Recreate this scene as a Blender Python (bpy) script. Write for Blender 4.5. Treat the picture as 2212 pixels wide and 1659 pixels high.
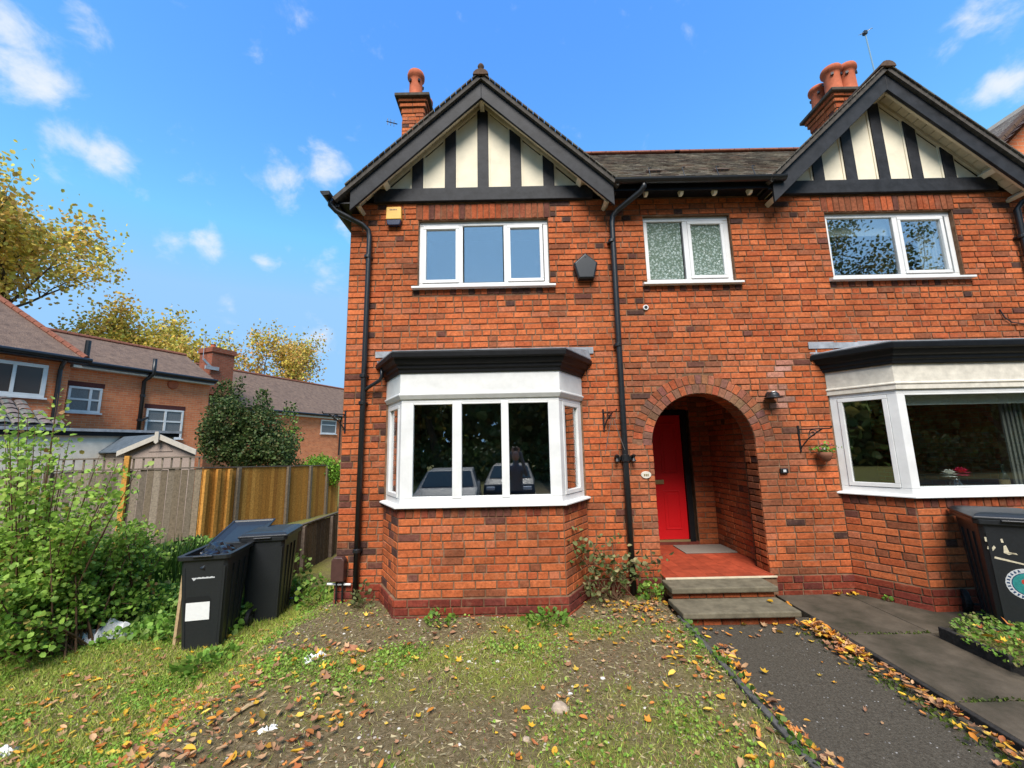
import bpy, bmesh, math, random
import numpy as np
from mathutils import Vector, Matrix
random.seed(7); RNG = np.random.default_rng(7)
for o in list(bpy.data.objects): bpy.data.objects.remove(o)
SC = bpy.context.scene; COL = SC.collection

# ------------------------------------------------------------------ camera
PITCH = math.atan(880/5546); ROLL = math.radians(1.16); CAMZ = 1.69
F_ = Vector((0, math.cos(PITCH), math.sin(PITCH))); R0 = Vector((1,0,0)); U0 = Vector((0,-math.sin(PITCH), math.cos(PITCH)))
R_ = R0*math.cos(ROLL) - U0*math.sin(ROLL); U_ = R0*math.sin(ROLL) + U0*math.cos(ROLL)
cd = bpy.data.cameras.new('camera'); cam = bpy.data.objects.new('camera', cd); COL.objects.link(cam)
cd.sensor_width = 36; cd.lens = 880/2212*36; cd.clip_start = .05; cd.clip_end = 3000
m3 = Matrix((R_, U_, -F_)).transposed(); cam.matrix_world = Matrix.Translation((0,0,CAMZ)) @ m3.to_4x4()
SC.camera = cam
def sky_dir(u, v):            # direction of a point of the sky as seen from the garden
    d = F_ + R_*((u-1106)/880) + U_*((829.5-v)/880); return d.normalized()

# ------------------------------------------------------------------ world, sun, exposure
SUN_EL, SUN_AZ = math.radians(50), math.radians(182)      # azimuth clockwise from +Y
wd = bpy.data.worlds.new('World'); SC.world = wd; wd.use_nodes = True
wn = wd.node_tree.nodes; wl = wd.node_tree.links; wn.clear()
def N(t, **k):
    n = wn.new(t)
    for a, b in k.items(): setattr(n, a, b)
    return n
out = N('ShaderNodeOutputWorld'); bg = N('ShaderNodeBackground'); bg.inputs[1].default_value = .15
sky = N('ShaderNodeTexSky', sky_type='NISHITA'); sky.sun_disc = False
sky.sun_elevation = SUN_EL; sky.sun_rotation = SUN_AZ; sky.air_density = 1.0; sky.dust_density = .05; sky.ozone_density = 3.5
tc = N('ShaderNodeTexCoord'); DIR = tc.outputs['Generated']
def vm(op, a, b=None):
    n = N('ShaderNodeVectorMath', operation=op)
    wl.new(a, n.inputs[0])
    if b is not None:
        if isinstance(b, (tuple, Vector)): n.inputs[1].default_value = tuple(b)
        else: wl.new(b, n.inputs[1])
    return n.outputs['Value'] if op == 'DOT_PRODUCT' else n.outputs[0]
def mt(op, a, b=0., c=0., clamp=False):
    n = N('ShaderNodeMath', operation=op); n.use_clamp = clamp
    for i, x in enumerate((a, b, c)):
        if isinstance(x, (int, float)): n.inputs[i].default_value = x
        else: wl.new(x, n.inputs[i])
    return n.outputs[0]
CLOUDS = [(20,60,60,.75),(60,165,70,.85),(190,45,45,.5),(150,305,55,.8),(235,345,60,.8),(370,520,38,.65),(445,530,38,.65),(610,385,50,.7),(705,365,52,.8),
          (568,560,24,.5),(635,18,50,.6),(560,120,28,.45),(690,590,45,.5),(735,470,34,.45),(500,655,28,.45),(690,712,50,.42),(2130,35,60,.62),(2055,110,34,.55),(2165,180,48,.72)]
mask = None
for (u, v, rad, s) in CLOUDS:                       # soft lumps of cloud at fixed places of the sky dome
    d = sky_dir(u, v); k = 2/(rad/880*d.dot(F_))**2
    g = mt('MULTIPLY', mt('POWER', 2.718, mt('MULTIPLY_ADD', vm('DOT_PRODUCT', DIR, d), k, -k)), s)
    mask = g if mask is None else mt('MAXIMUM', mask, g)
mp = N('ShaderNodeMapping'); mp.inputs['Scale'].default_value = (1, 1, 1.25); wl.new(DIR, mp.inputs[0])
nz = N('ShaderNodeTexNoise'); nz.inputs['Scale'].default_value = 15; nz.inputs['Detail'].default_value = 6; nz.inputs['Roughness'].default_value = .6; nz.inputs['Distortion'].default_value = .25
wl.new(mp.outputs[0], nz.inputs['Vector'])
dens = mt('ADD', mt('MULTIPLY', mask, 1.2), mt('MULTIPLY', mt('SUBTRACT', nz.outputs['Fac'], .53), 2.1))
mr = N('ShaderNodeMapRange'); mr.interpolation_type = 'SMOOTHSTEP'; wl.new(dens, mr.inputs[0]); mr.inputs[1].default_value = .18; mr.inputs[2].default_value = 1.15; mr.inputs[4].default_value = .9
hs = N('ShaderNodeHueSaturation'); hs.inputs['Saturation'].default_value = 1.24; hs.inputs['Hue'].default_value = .506; hs.inputs['Value'].default_value = 1.0; wl.new(sky.outputs[0], hs.inputs['Color'])
mx = N('ShaderNodeMix', data_type='RGBA'); wl.new(mr.outputs[0], mx.inputs[0]); lim = N('ShaderNodeMix', data_type='RGBA', blend_type='DARKEN'); lim.inputs[0].default_value = 1; lim.inputs[7].default_value = (.74, 1.38, 2.2, 1); wl.new(hs.outputs[0], lim.inputs[6]); wl.new(lim.outputs[2], mx.inputs[6]); mx.inputs[7].default_value = (1.95, 2.05, 2.3, 1)
wl.new(mx.outputs[2], bg.inputs[0]); wl.new(bg.outputs[0], out.inputs[0])
sd = bpy.data.lights.new('sun', 'SUN'); sd.energy = 2.1; sd.angle = math.radians(32); sd.color = (1, .93, .85)
sun = bpy.data.objects.new('sun', sd); COL.objects.link(sun)
sv = Vector((math.sin(SUN_AZ)*math.cos(SUN_EL), math.cos(SUN_AZ)*math.cos(SUN_EL), math.sin(SUN_EL)))
sun.rotation_euler = sv.to_track_quat('Z', 'Y').to_euler()
SC.view_settings.view_transform = 'Standard'; SC.view_settings.look = 'None'; SC.view_settings.gamma = 1; SC.view_settings.exposure = 1.62
SC.render.engine = 'CYCLES'; SC.cycles.max_bounces = 5; SC.cycles.diffuse_bounces = 3; SC.cycles.glossy_bounces = 3; SC.cycles.transparent_max_bounces = 8

# ------------------------------------------------------------------ materials
MATS = {}
def mat(name, color=(.5,.5,.5), rough=.6, spec=.4, noise=None, bump=None, metal=0., attr=False, coords='Object', stops=None, coat=0):
    """noise=(scale, detail, amount) brightness mottling; stops=[(pos,color)..] colour ramp on that noise; bump=(scale, strength, dist)"""
    m = bpy.data.materials.new(name); m.use_nodes = True; t = m.node_tree; n = t.nodes; l = t.links
    b = n['Principled BSDF']; b.inputs['Roughness'].default_value = rough; b.inputs['Specular IOR Level'].default_value = spec; b.inputs['Metallic'].default_value = metal
    b.inputs['Base Color'].default_value = (*color, 1)
    if coat: b.inputs['Coat Weight'].default_value = coat
    tcn = n.new('ShaderNodeTexCoord'); vec = tcn.outputs[coords]
    if coords == 'World':
        pass
    src = None
    if attr:
        a = n.new('ShaderNodeAttribute'); a.attribute_name = 'tone'; src = a.outputs['Color']
    if noise:
        nzn = n.new('ShaderNodeTexNoise'); nzn.inputs['Scale'].default_value = noise[0]; nzn.inputs['Detail'].default_value = noise[1]; nzn.inputs['Roughness'].default_value = .65
        g = n.new('ShaderNodeNewGeometry'); l.new(g.outputs['Position'], nzn.inputs['Vector'])
        if stops:
            r = n.new('ShaderNodeValToRGB'); el = r.color_ramp.elements
            while len(el) < len(stops): el.new(.5)
            for e, (p, c) in zip(el, stops): e.position = p; e.color = (*c, 1)
            l.new(nzn.outputs['Fac'], r.inputs[0]); src2 = r.outputs[0]
            if src is None: src = src2
        else:
            mrn = n.new('ShaderNodeMapRange'); mrn.inputs[1].default_value = .3; mrn.inputs[2].default_value = .7; mrn.inputs[3].default_value = 1-noise[2]; mrn.inputs[4].default_value = 1+noise[2]*.6
            l.new(nzn.outputs['Fac'], mrn.inputs[0])
            mm = n.new('ShaderNodeMix'); mm.data_type = 'RGBA'; mm.blend_type = 'MULTIPLY'; mm.inputs[0].default_value = 1
            if src is None: mm.inputs[6].default_value = (*color, 1)
            else: l.new(src, mm.inputs[6])
            l.new(mrn.outputs[0], mm.inputs[7]); src = mm.outputs[2]
    if src is not None: l.new(src, b.inputs['Base Color'])
    if bump:
        g2 = n.new('ShaderNodeNewGeometry'); bn = n.new('ShaderNodeTexNoise'); bn.inputs['Scale'].default_value = bump[0]; bn.inputs['Detail'].default_value = 5
        l.new(g2.outputs['Position'], bn.inputs['Vector']); bu = n.new('ShaderNodeBump'); bu.inputs['Strength'].default_value = bump[1]; bu.inputs['Distance'].default_value = bump[2]
        l.new(bn.outputs['Fac'], bu.inputs['Height']); l.new(bu.outputs[0], b.inputs['Normal'])
    MATS[name] = m; return m
def brick_mat():
    m = bpy.data.materials.new('brick'); m.use_nodes = True; n = m.node_tree.nodes; l = m.node_tree.links; b = n['Principled BSDF']; b.inputs['Roughness'].default_value = .88; b.inputs['Specular IOR Level'].default_value = .15
    g = n.new('ShaderNodeNewGeometry'); a = n.new('ShaderNodeAttribute'); a.attribute_name = 'tone'
    def nz(s, d, r=.6):
        q = n.new('ShaderNodeTexNoise'); q.inputs['Scale'].default_value = s; q.inputs['Detail'].default_value = d; q.inputs['Roughness'].default_value = r; l.new(g.outputs['Position'], q.inputs['Vector']); return q.outputs['Fac']
    def rng_(f, a0, a1, b0, b1):
        q = n.new('ShaderNodeMapRange'); l.new(f, q.inputs[0]); q.inputs[1].default_value = a0; q.inputs[2].default_value = a1; q.inputs[3].default_value = b0; q.inputs[4].default_value = b1; return q.outputs[0]
    def mixc(bl, fac, c1, c2):
        q = n.new('ShaderNodeMix'); q.data_type = 'RGBA'; q.blend_type = bl
        for i, x in ((0, fac), (6, c1), (7, c2)):
            if isinstance(x, (int, float)): q.inputs[i].default_value = x
            elif isinstance(x, tuple): q.inputs[i].default_value = x
            else: l.new(x, q.inputs[i])
        return q.outputs[2]
    c = mixc('MULTIPLY', 1., a.outputs['Color'], rng_(nz(34, 7, .7), .3, .7, .55, 1.25))
    c = mixc('MULTIPLY', 1., c, rng_(nz(1.3, 6, .6), .33, .68, .62, 1.1))
    c = mixc('MIX', rng_(nz(9, 7, .7), .55, .75, 0., .5), c, (.26,.14,.085,1))
    c = mixc('MIX', rng_(nz(70, 4, .6), .64, .72, 0., .55), c, (.06,.03,.022,1))
    l.new(c, b.inputs['Base Color']); bu = n.new('ShaderNodeBump'); bu.inputs['Strength'].default_value = .6; bu.inputs['Distance'].default_value = .004; l.new(nz(120, 5), bu.inputs['Height']); l.new(bu.outputs[0], b.inputs['Normal']); MATS['brick'] = m
brick_mat()
mat('mortar', rough=.95, spec=.1, noise=(9, 6, .3), stops=[(.3,(.10,.055,.033)),(.5,(.17,.095,.056)),(.72,(.25,.155,.10))], bump=(160, .6, .004))
mat('upvc', (.70,.70,.69), .35, .45, noise=(4, 8, .13))
mat('white_board', (.69,.69,.675), .5, .35, noise=(5, 8, .14))
mat('old_white', (.62,.58,.50), .6, .3, noise=(12, 7, .22))
mat('black_paint', (.006,.0065,.008), .5, .25, noise=(14, 6, .5), bump=(40, .12, .004))
mat('barge_paint', (.022,.023,.027), .6, .22, noise=(8, 8, .55), bump=(30, .3, .004))
mat('black_metal', (.011,.012,.014), .38, .5, noise=(20, 4, .4))
mat('cream', (.76,.69,.53), .75, .2, noise=(6, 6, .10))
mat('cream_trim', (.62,.53,.38), .7, .2, noise=(9, 6, .18))
mat('lead', (.30,.32,.35), .5, .4, noise=(7, 6, .4), bump=(12, .4, .01))
mat('roof_tile', rough=.9, spec=.15, noise=(16, 6, .4), attr=True, bump=(60, .5, .005))
mat('cap_tile', (.11,.07,.05), .9, .15, noise=(20, 5, .4)); mat('ridge_tile', (.22,.085,.055), .9, .15, noise=(20, 5, .4))
mat('terracotta', (.46,.12,.055), .8, .2, noise=(9, 6, .28))
mat('red_door', (.56,.006,.010), .36, .4, noise=(4, 3, .06))
mat('brass', (.42,.33,.16), .4, .5, metal=.7)
mat('chrome', (.6,.58,.55), .3, .5, metal=.9)
mat('quarry_tile', rough=.6, spec=.3, attr=True, noise=(12, 6, .3))
mat('stone_step', (.15,.128,.088), .9, .15, noise=(10, 8, .38), bump=(90, .5, .004))
mat('concrete', (.1,.09,.075), .9, .15, noise=(3.2, 10, .4), stops=[(.3,(.036,.033,.021)),(.5,(.072,.058,.042)),(.7,(.112,.09,.066))], bump=(160, .5, .004))
mat('asphalt', (.05,.047,.04), .93, .2, noise=(70, 8, .5), stops=[(.32,(.036,.030,.022)),(.52,(.072,.061,.046)),(.66,(.10,.086,.066)),(.78,(.16,.145,.12))], bump=(220, .9, .006))
mat('kerb', (.085,.08,.075), .9, .2, noise=(25, 6, .4), bump=(80, .6, .005))
mat('dark_timber', (.03,.027,.025), .9, .2, noise=(30, 6, .5), bump=(50, .6, .006))
mat('bin_plastic', (.019,.021,.024), .36, .45, noise=(60, 5, .22), bump=(300, .12, .001))
mat('tyre', (.008,.008,.009), .65, .3)
mat('paper', (.75,.75,.74), .6, .3, noise=(30, 4, .05))
mat('mark_white', (.55,.56,.57), .6, .3, noise=(90, 5, .3))
mat('paint_cream', (.62,.55,.40), .8, .2, noise=(60, 5, .3))
mat('teal', (.03,.23,.22), .5, .3, noise=(60, 5, .3))
mat('navy', (.02,.05,.12), .5, .3); mat('red_small', (.45,.05,.03), .5, .3)
mat('alarm_yellow', (.70,.40,.07), .45, .4, noise=(10, 4, .12))
mat('alarm_lens', (.012,.018,.05), .25, .5)
mat('meter_brown', (.07,.032,.027), .45, .4, noise=(15, 4, .2))
mat('mat_fibre', (.21,.18,.155), .98, .05, noise=(180, 4, .35), bump=(400, .6, .004))
mat('interior', (.30,.31,.28), .9, .1); mat('interior_pale', (.42,.42,.37), .9, .1); mat('blind', (.62,.66,.60), .8, .1); mat('curtain', (.16,.16,.145), .9, .1)
mat('timber_grey', rough=.92, spec=.15, attr=True, noise=(24, 8, .4), bump=(60, .6, .006))
mat('felt', (.085,.105,.125), .9, .15, noise=(8, 6, .3))
mat('shed_white', (.46,.42,.36), .7, .25, noise=(14, 5, .15))
mat('shed_wall', (.33,.26,.22), .85, .15, noise=(30, 5, .25))
mat('render_cream', (.72,.67,.58), .8, .2, noise=(5, 6, .15))
mat('far_roof', (.16,.115,.105), .9, .15, noise=(5, 9, .3), stops=[(.28,(.095,.064,.050)),(.5,(.155,.105,.080)),(.72,(.21,.14,.10))], bump=(26, 1., .03))
mat('far_glass', (.03,.034,.04), .08, .6); mat('far_net', (.17,.175,.175), .35, .4, noise=(30, 3, .3))
mat('bark', (.085,.062,.042), .95, .1, noise=(8, 6, .4), bump=(25, .8, .02)); mat('bark_pale', (.15,.12,.07), .95, .1, noise=(9, 6, .4))
mat('twig', (.13,.075,.045), .9, .1)
mat('plastic_sheet', (.68,.68,.69), .35, .5, noise=(12, 5, .12)); mat('pebble', rough=.85, spec=.25, attr=True)
mat('wood_board', (.42,.30,.17), .85, .15, noise=(30, 6, .25))
mat('car_silver', (.05,.055,.06), .5, .3); mat('skin', (.45,.25,.18), .6, .3); mat('shirt', (.16,.17,.20), .85, .1); mat('trousers', (.03,.035,.05), .85, .1); mat('hair', (.02,.014,.01), .6, .3)
mat('car_paint', (.04,.06,.08), .5, .3); mat('petal_red', (.62,.02,.09), .6, .3); mat('petal_white', (.75,.74,.68), .6, .3); mat('petal_pink', (.72,.25,.30), .6, .3)
mat('bottle', (.012,.016,.012), .12, .6); mat('clay', (.20,.085,.05), .85, .2)

mat('far_brownglass', (.055,.042,.034), .25, .5); mat('lintel_brick', (.10,.035,.03), .9, .15, noise=(30, 5, .3)); mat('bin_recess', (.011,.012,.014), .5, .4); mat('stone_dark', (.085,.07,.055), .9, .15, noise=(14, 6, .4))
def leaf_mat(name, trans=.35, rough=.55, spec=.3):
    m = bpy.data.materials.new(name); m.use_nodes = True; t = m.node_tree; n = t.nodes; l = t.links
    b = n['Principled BSDF']; b.inputs['Roughness'].default_value = rough; b.inputs['Specular IOR Level'].default_value = spec
    a = n.new('ShaderNodeAttribute'); a.attribute_name = 'tone'; l.new(a.outputs['Color'], b.inputs['Base Color'])
    tr = n.new('ShaderNodeBsdfTranslucent'); l.new(a.outputs['Color'], tr.inputs[0]); ms = n.new('ShaderNodeMixShader'); ms.inputs[0].default_value = trans
    l.new(b.outputs[0], ms.inputs[1]); l.new(tr.outputs[0], ms.inputs[2]); l.new(ms.outputs[0], n['Material Output'].inputs[0]); MATS[name] = m
leaf_mat('leaf', .35); leaf_mat('grass', .3, .6); leaf_mat('dry_leaf', .2, .6); leaf_mat('glossy_leaf', .2, .35, .45)

def glass_mat(name, refl, tint=(.9,.93,.92), rough=0.):
    m = bpy.data.materials.new(name); m.use_nodes = True; n = m.node_tree.nodes; l = m.node_tree.links; n.clear()
    o = n.new('ShaderNodeOutputMaterial'); ms = n.new('ShaderNodeMixShader'); tr = n.new('ShaderNodeBsdfTransparent'); tr.inputs[0].default_value = (*tint, 1)
    gl = n.new('ShaderNodeBsdfGlossy'); gl.inputs['Roughness'].default_value = rough; gl.inputs[0].default_value = (.95,.97,1,1)
    lw = n.new('ShaderNodeLayerWeight'); fr = n.new('ShaderNodeMath'); fr.operation = 'POWER'; fr.inputs[1].default_value = 4; l.new(lw.outputs['Facing'], fr.inputs[0]); ad = n.new('ShaderNodeMath'); ad.operation = 'ADD'; ad.use_clamp = True; ad.inputs[1].default_value = refl
    l.new(fr.outputs[0], ad.inputs[0]); l.new(ad.outputs[0], ms.inputs[0]); l.new(tr.outputs[0], ms.inputs[1]); l.new(gl.outputs[0], ms.inputs[2]); l.new(ms.outputs[0], o.inputs[0]); MATS[name] = m; return m, gl, n, l
glass_mat('glass_upper', .40); glass_mat('glass_bay', .25); glass_mat('glass_right', .14); glass_mat('glass_upright', .36)
m, gl, n, l = glass_mat('glass_obscure', .16, (.55,.62,.55), .12)
df = n.new('ShaderNodeBsdfDiffuse'); v2 = n.new('ShaderNodeTexVoronoi'); v2.inputs['Scale'].default_value = 30; g0 = n.new('ShaderNodeNewGeometry'); l.new(g0.outputs['Position'], v2.inputs['Vector'])
rp = n.new('ShaderNodeValToRGB'); e_ = rp.color_ramp.elements; e_[0].position = .1; e_[0].color = (.36,.44,.42,1); e_[1].position = .55; e_[1].color = (.10,.15,.11,1); l.new(v2.outputs['Distance'], rp.inputs[0]); l.new(rp.outputs[0], df.inputs[0])
ms2 = [q for q in n if q.type == 'MIX_SHADER'][0]; l.new(df.outputs[0], ms2.inputs[1])
vo = n.new('ShaderNodeTexVoronoi'); vo.inputs['Scale'].default_value = 42; g = n.new('ShaderNodeNewGeometry'); l.new(g.outputs['Position'], vo.inputs['Vector'])
bu = n.new('ShaderNodeBump'); bu.inputs['Strength'].default_value = 1; bu.inputs['Distance'].default_value = .035; l.new(vo.outputs['Distance'], bu.inputs['Height']); l.new(bu.outputs[0], gl.inputs['Normal'])

def brick_tex_mat(name, c1, c2, mortar, s=1.):
    m = bpy.data.materials.new(name); m.use_nodes = True; n = m.node_tree.nodes; l = m.node_tree.links; b = n['Principled BSDF']; b.inputs['Roughness'].default_value = .9; b.inputs['Specular IOR Level'].default_value = .15
    tcn = n.new('ShaderNodeTexCoord'); sep = n.new('ShaderNodeSeparateXYZ'); l.new(tcn.outputs['Object'], sep.inputs[0])
    ad = n.new('ShaderNodeMath'); l.new(sep.outputs[0], ad.inputs[0]); l.new(sep.outputs[1], ad.inputs[1])
    cb = n.new('ShaderNodeCombineXYZ'); l.new(ad.outputs[0], cb.inputs[0]); l.new(sep.outputs[2], cb.inputs[1])
    bt = n.new('ShaderNodeTexBrick'); l.new(cb.outputs[0], bt.inputs['Vector']); bt.inputs['Color1'].default_value = (*c1,1); bt.inputs['Color2'].default_value = (*c2,1); bt.inputs['Mortar'].default_value = (*mortar,1)
    bt.inputs['Scale'].default_value = 1; bt.inputs['Brick Width'].default_value = .225*s; bt.inputs['Row Height'].default_value = .078*s; bt.inputs['Mortar Size'].default_value = .006; bt.inputs['Bias'].default_value = -.2
    nzn = n.new('ShaderNodeTexNoise'); nzn.inputs['Scale'].default_value = 3; nzn.inputs['Detail'].default_value = 8; l.new(tcn.outputs['Object'], nzn.inputs['Vector'])
    mm = n.new('ShaderNodeMix'); mm.data_type='RGBA'; mm.blend_type='OVERLAY'; mm.inputs[0].default_value=.35; l.new(bt.outputs[0], mm.inputs[6]); l.new(nzn.outputs['Fac'], mm.inputs[7]); l.new(mm.outputs[2], b.inputs['Base Color'])
    bu = n.new('ShaderNodeBump'); bu.inputs['Strength'].default_value = .5; bu.inputs['Distance'].default_value = .01; bu.invert = True; l.new(bt.outputs['Fac'], bu.inputs['Height']); l.new(bu.outputs[0], b.inputs['Normal'])
    MATS[name] = m
brick_tex_mat('far_brick', (.70,.22,.09), (.55,.155,.065), (.55,.34,.21)); brick_tex_mat('far_brick_dark', (.27,.08,.045), (.20,.06,.035), (.22,.15,.11))

# ------------------------------------------------------------------ mesh helpers
class MB:
    def __init__(s): s.v = []; s.f = []; s.c = []
    def add(s, vs, fs, c=None):
        k = len(s.v); s.v += [tuple(x) for x in vs]; s.f += [tuple(i+k for i in f) for f in fs]; s.c += [c or (1,1,1)]*len(vs); return s
    def box(s, x0, x1, y0, y1, z0, z1, c=None):
        return s.add([(x0,y0,z0),(x1,y0,z0),(x1,y1,z0),(x0,y1,z0),(x0,y0,z1),(x1,y0,z1),(x1,y1,z1),(x0,y1,z1)],
                     [(0,3,2,1),(4,5,6,7),(0,1,5,4),(1,2,6,5),(2,3,7,6),(3,0,4,7)], c)
    def obox(s, o, ux, uy, uz, c=None):      # corner + three edge vectors
        o, ux, uy, uz = map(Vector, (o, ux, uy, uz)); p = [o, o+ux, o+ux+uy, o+uy]; p += [q+uz for q in p]
        f = [(0,3,2,1),(4,5,6,7),(0,1,5,4),(1,2,6,5),(2,3,7,6),(3,0,4,7)]
        if ux.cross(uy).dot(uz) < 0: f = [tuple(reversed(q)) for q in f]
        return s.add(p, f, c)
    def bar(s, a, b, w, h, up=(0,0,1), c=None):   # square bar from a to b, w across, h along up
        a, b = Vector(a), Vector(b); d = (b-a); side = d.cross(Vector(up)).normalized(); u2 = side.cross(d).normalized()
        return s.obox(a - side*w/2 - u2*h/2, d, side*w, u2*h, c)
    def prism(s, poly, dirv, c=None):        # planar polygon extruded
        n = len(poly); p = [Vector(q) for q in poly]; d = Vector(dirv)
        return s.add(p + [q+d for q in p], [tuple(range(n)), tuple(reversed(range(n, 2*n)))] + [(i, i+n, (i+1)%n+n, (i+1)%n) for i in range(n)], c)
    def tube(s, pts, r, n=8, c=None, caps=True):
        pts = [Vector(p) for p in pts]; rs = r if isinstance(r, (list, tuple)) else [r]*len(pts); vs = []; fs = []; side = None
        for i, p in enumerate(pts):
            d = (pts[min(i+1, len(pts)-1)] - pts[max(i-1, 0)]).normalized()
            ref = Vector((0,0,1)) if abs(d.z) < .95 else Vector((0,1,0))
            side = d.cross(ref).normalized() if side is None else (side - d*side.dot(d)).normalized()
            u = side.cross(d)
            for k in range(n):
                a = 2*math.pi*k/n; vs.append(p + side*math.cos(a)*rs[i] + u*math.sin(a)*rs[i])
        for i in range(len(pts)-1):
            for k in range(n): fs.append((i*n+k, i*n+(k+1)%n, (i+1)*n+(k+1)%n, (i+1)*n+k))
        if caps: fs += [tuple(reversed(range(n))), tuple(range((len(pts)-1)*n, len(pts)*n))]
        return s.add(vs, fs, c)
    def lathe(s, prof, o=(0,0,0), n=16, axis='Z', c=None):
        vs = []; fs = []; o = Vector(o)
        for r, h in prof:
            for k in range(n):
                a = 2*math.pi*k/n; x, y = r*math.cos(a), r*math.sin(a)
                vs.append(o + Vector({'Z':(x,y,h), 'Y':(x,h,y), 'X':(h,x,y)}[axis]))
        for i in range(len(prof)-1):
            for k in range(n): fs.append((i*n+k, i*n+(k+1)%n, (i+1)*n+(k+1)%n, (i+1)*n+k))
        fs += [tuple(reversed(range(n))), tuple(range((len(prof)-1)*n, len(prof)*n))]
        return s.add(vs, fs, c)
    def build(s, name, material, parent=None, smooth=False, bevel=0., fix=True):
        me = bpy.data.meshes.new(name); me.from_pydata(s.v, [], s.f)
        a = me.color_attributes.new('tone', 'FLOAT_COLOR', 'POINT'); a.data.foreach_set('color', np.c_[np.array(s.c, dtype=np.float32), np.ones(len(s.c), dtype=np.float32)].ravel())
        if fix:
            bm = bmesh.new(); bm.from_mesh(me); bmesh.ops.recalc_face_normals(bm, faces=bm.faces); bm.to_mesh(me); bm.free()
        me.materials.append(MATS[material] if isinstance(material, str) else material)
        if smooth: me.polygons.foreach_set('use_smooth', [True]*len(me.polygons))
        o = bpy.data.objects.new(name, me); COL.objects.link(o); o.parent = parent
        if bevel:
            b = o.modifiers.new('bevel', 'BEVEL'); b.width = bevel; b.segments = 2; b.limit_method = 'ANGLE'
        return o
def jit(c, a, b):
    k = random.uniform(a, b); return tuple(v*k for v in c)
def tag(o, label=None, cat=None, group=None, kind=None):
    for k, v in (('label', label), ('category', cat), ('group', group), ('kind', kind)):
        if v: o[k] = v
    return o
def thing(name, label, cat, loc=(0,0,0), rz=0, group=None):
    o = bpy.data.objects.new(name, None); COL.objects.link(o); o.location = loc; o.rotation_euler = (0,0,rz); o.empty_display_size = .2
    return tag(o, label, cat, group)
def np_mesh(name, V, Fc, col, material, parent=None, smooth=False):
    V = np.asarray(V, np.float32); Fc = np.asarray(Fc, np.int32); M, k = Fc.shape; me = bpy.data.meshes.new(name)
    me.vertices.add(len(V)); me.vertices.foreach_set('co', V.ravel()); me.loops.add(M*k); me.loops.foreach_set('vertex_index', Fc.ravel())
    me.polygons.add(M); me.polygons.foreach_set('loop_start', np.arange(M, dtype=np.int32)*k); me.update(calc_edges=True)
    a = me.color_attributes.new('tone', 'FLOAT_COLOR', 'POINT'); a.data.foreach_set('color', np.c_[np.asarray(col, np.float32), np.ones(len(V), np.float32)].ravel())
    me.materials.append(MATS[material]); 
    if smooth: me.polygons.foreach_set('use_smooth', [True]*M)
    o = bpy.data.objects.new(name, me); COL.objects.link(o); o.parent = parent; return o
LEAF4 = (np.array([(0,0,0),(-.42,.45,.10),(0,1,0),(.42,.45,.10)]), np.array([(0,3,2),(0,2,1)]))
LEAF6 = (np.array([(0,0,0),(-.36,.28,.09),(-.30,.68,.07),(0,1,-.06),(.30,.68,.07),(.36,.28,.09)]), np.array([(0,3,2,1),(0,5,4,3)]))
LEAFR = (np.array([(0,0,0),(-.46,.22,.09),(-.42,.66,.08),(0,1,-.05),(.42,.66,.08),(.46,.22,.09)]), np.array([(0,3,2,1),(0,5,4,3)]))
BLADE = (np.array([(-.06,0,0),(.06,0,0),(.035,.55,.03),(-.035,.55,.03)]), np.array([(0,1,2,3)]))
def scatter(template, P, size, col, up_bias=0., dirs=None, rng=RNG, wid=None):
    """many small leaves: P (n,3), size (n,), col (n,3)"""
    T, Fc = template; n = len(P); k = len(T)
    if dirs is None:
        d = rng.normal(size=(n,3)); d[:,2] += up_bias
    else: d = np.array(dirs, float)
    d /= np.linalg.norm(d, axis=1, keepdims=True) + 1e-9
    r = rng.normal(size=(n,3)); s = np.cross(d, r); s /= np.linalg.norm(s, axis=1, keepdims=True) + 1e-9; u = np.cross(s, d)
    sz = np.asarray(size)[:,None,None]; w = 1. if wid is None else np.asarray(wid)[:,None,None]
    V = P[:,None,:] + sz*(T[None,:,0:1]*w*s[:,None,:] + T[None,:,1:2]*d[:,None,:] + T[None,:,2:3]*u[:,None,:])
    FF = (Fc[None,:,:] + (np.arange(n)*k)[:,None,None]).reshape(-1, Fc.shape[1])
    return V.reshape(-1,3), FF, np.repeat(np.asarray(col), k, axis=0)
def flat_dirs(n, rng=RNG, tilt=.25):
    a = rng.uniform(0, 2*np.pi, n); return np.c_[np.cos(a), np.sin(a), rng.normal(0, tilt, n)]
def pick(pal, n, jit=.18, rng=RNG):
    pal = np.array(pal); c = pal[rng.integers(0, len(pal), n)]; return np.clip(c*(1+rng.normal(0, jit, (n,1))), .002, 1)
def merge(parts):
    V = []; Fc = []; C = []; k = 0
    for v, f, c in parts: V.append(v); Fc.append(f+k); C.append(c); k += len(v)
    return np.concatenate(V), np.concatenate(Fc), np.concatenate(C)
_perm = np.random.default_rng(3).random((64,64))
def vnoise(x, y, s=1.):
    x = np.asarray(x)*s; y = np.asarray(y)*s; xi = np.floor(x).astype(int); yi = np.floor(y).astype(int); fx = x-xi; fy = y-yi; fx = fx*fx*(3-2*fx); fy = fy*fy*(3-2*fy)
    g = lambda a, b: _perm[a % 64, b % 64]
    return (g(xi,yi)*(1-fx)+g(xi+1,yi)*fx)*(1-fy) + (g(xi,yi+1)*(1-fx)+g(xi+1,yi+1)*fx)*fy
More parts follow.
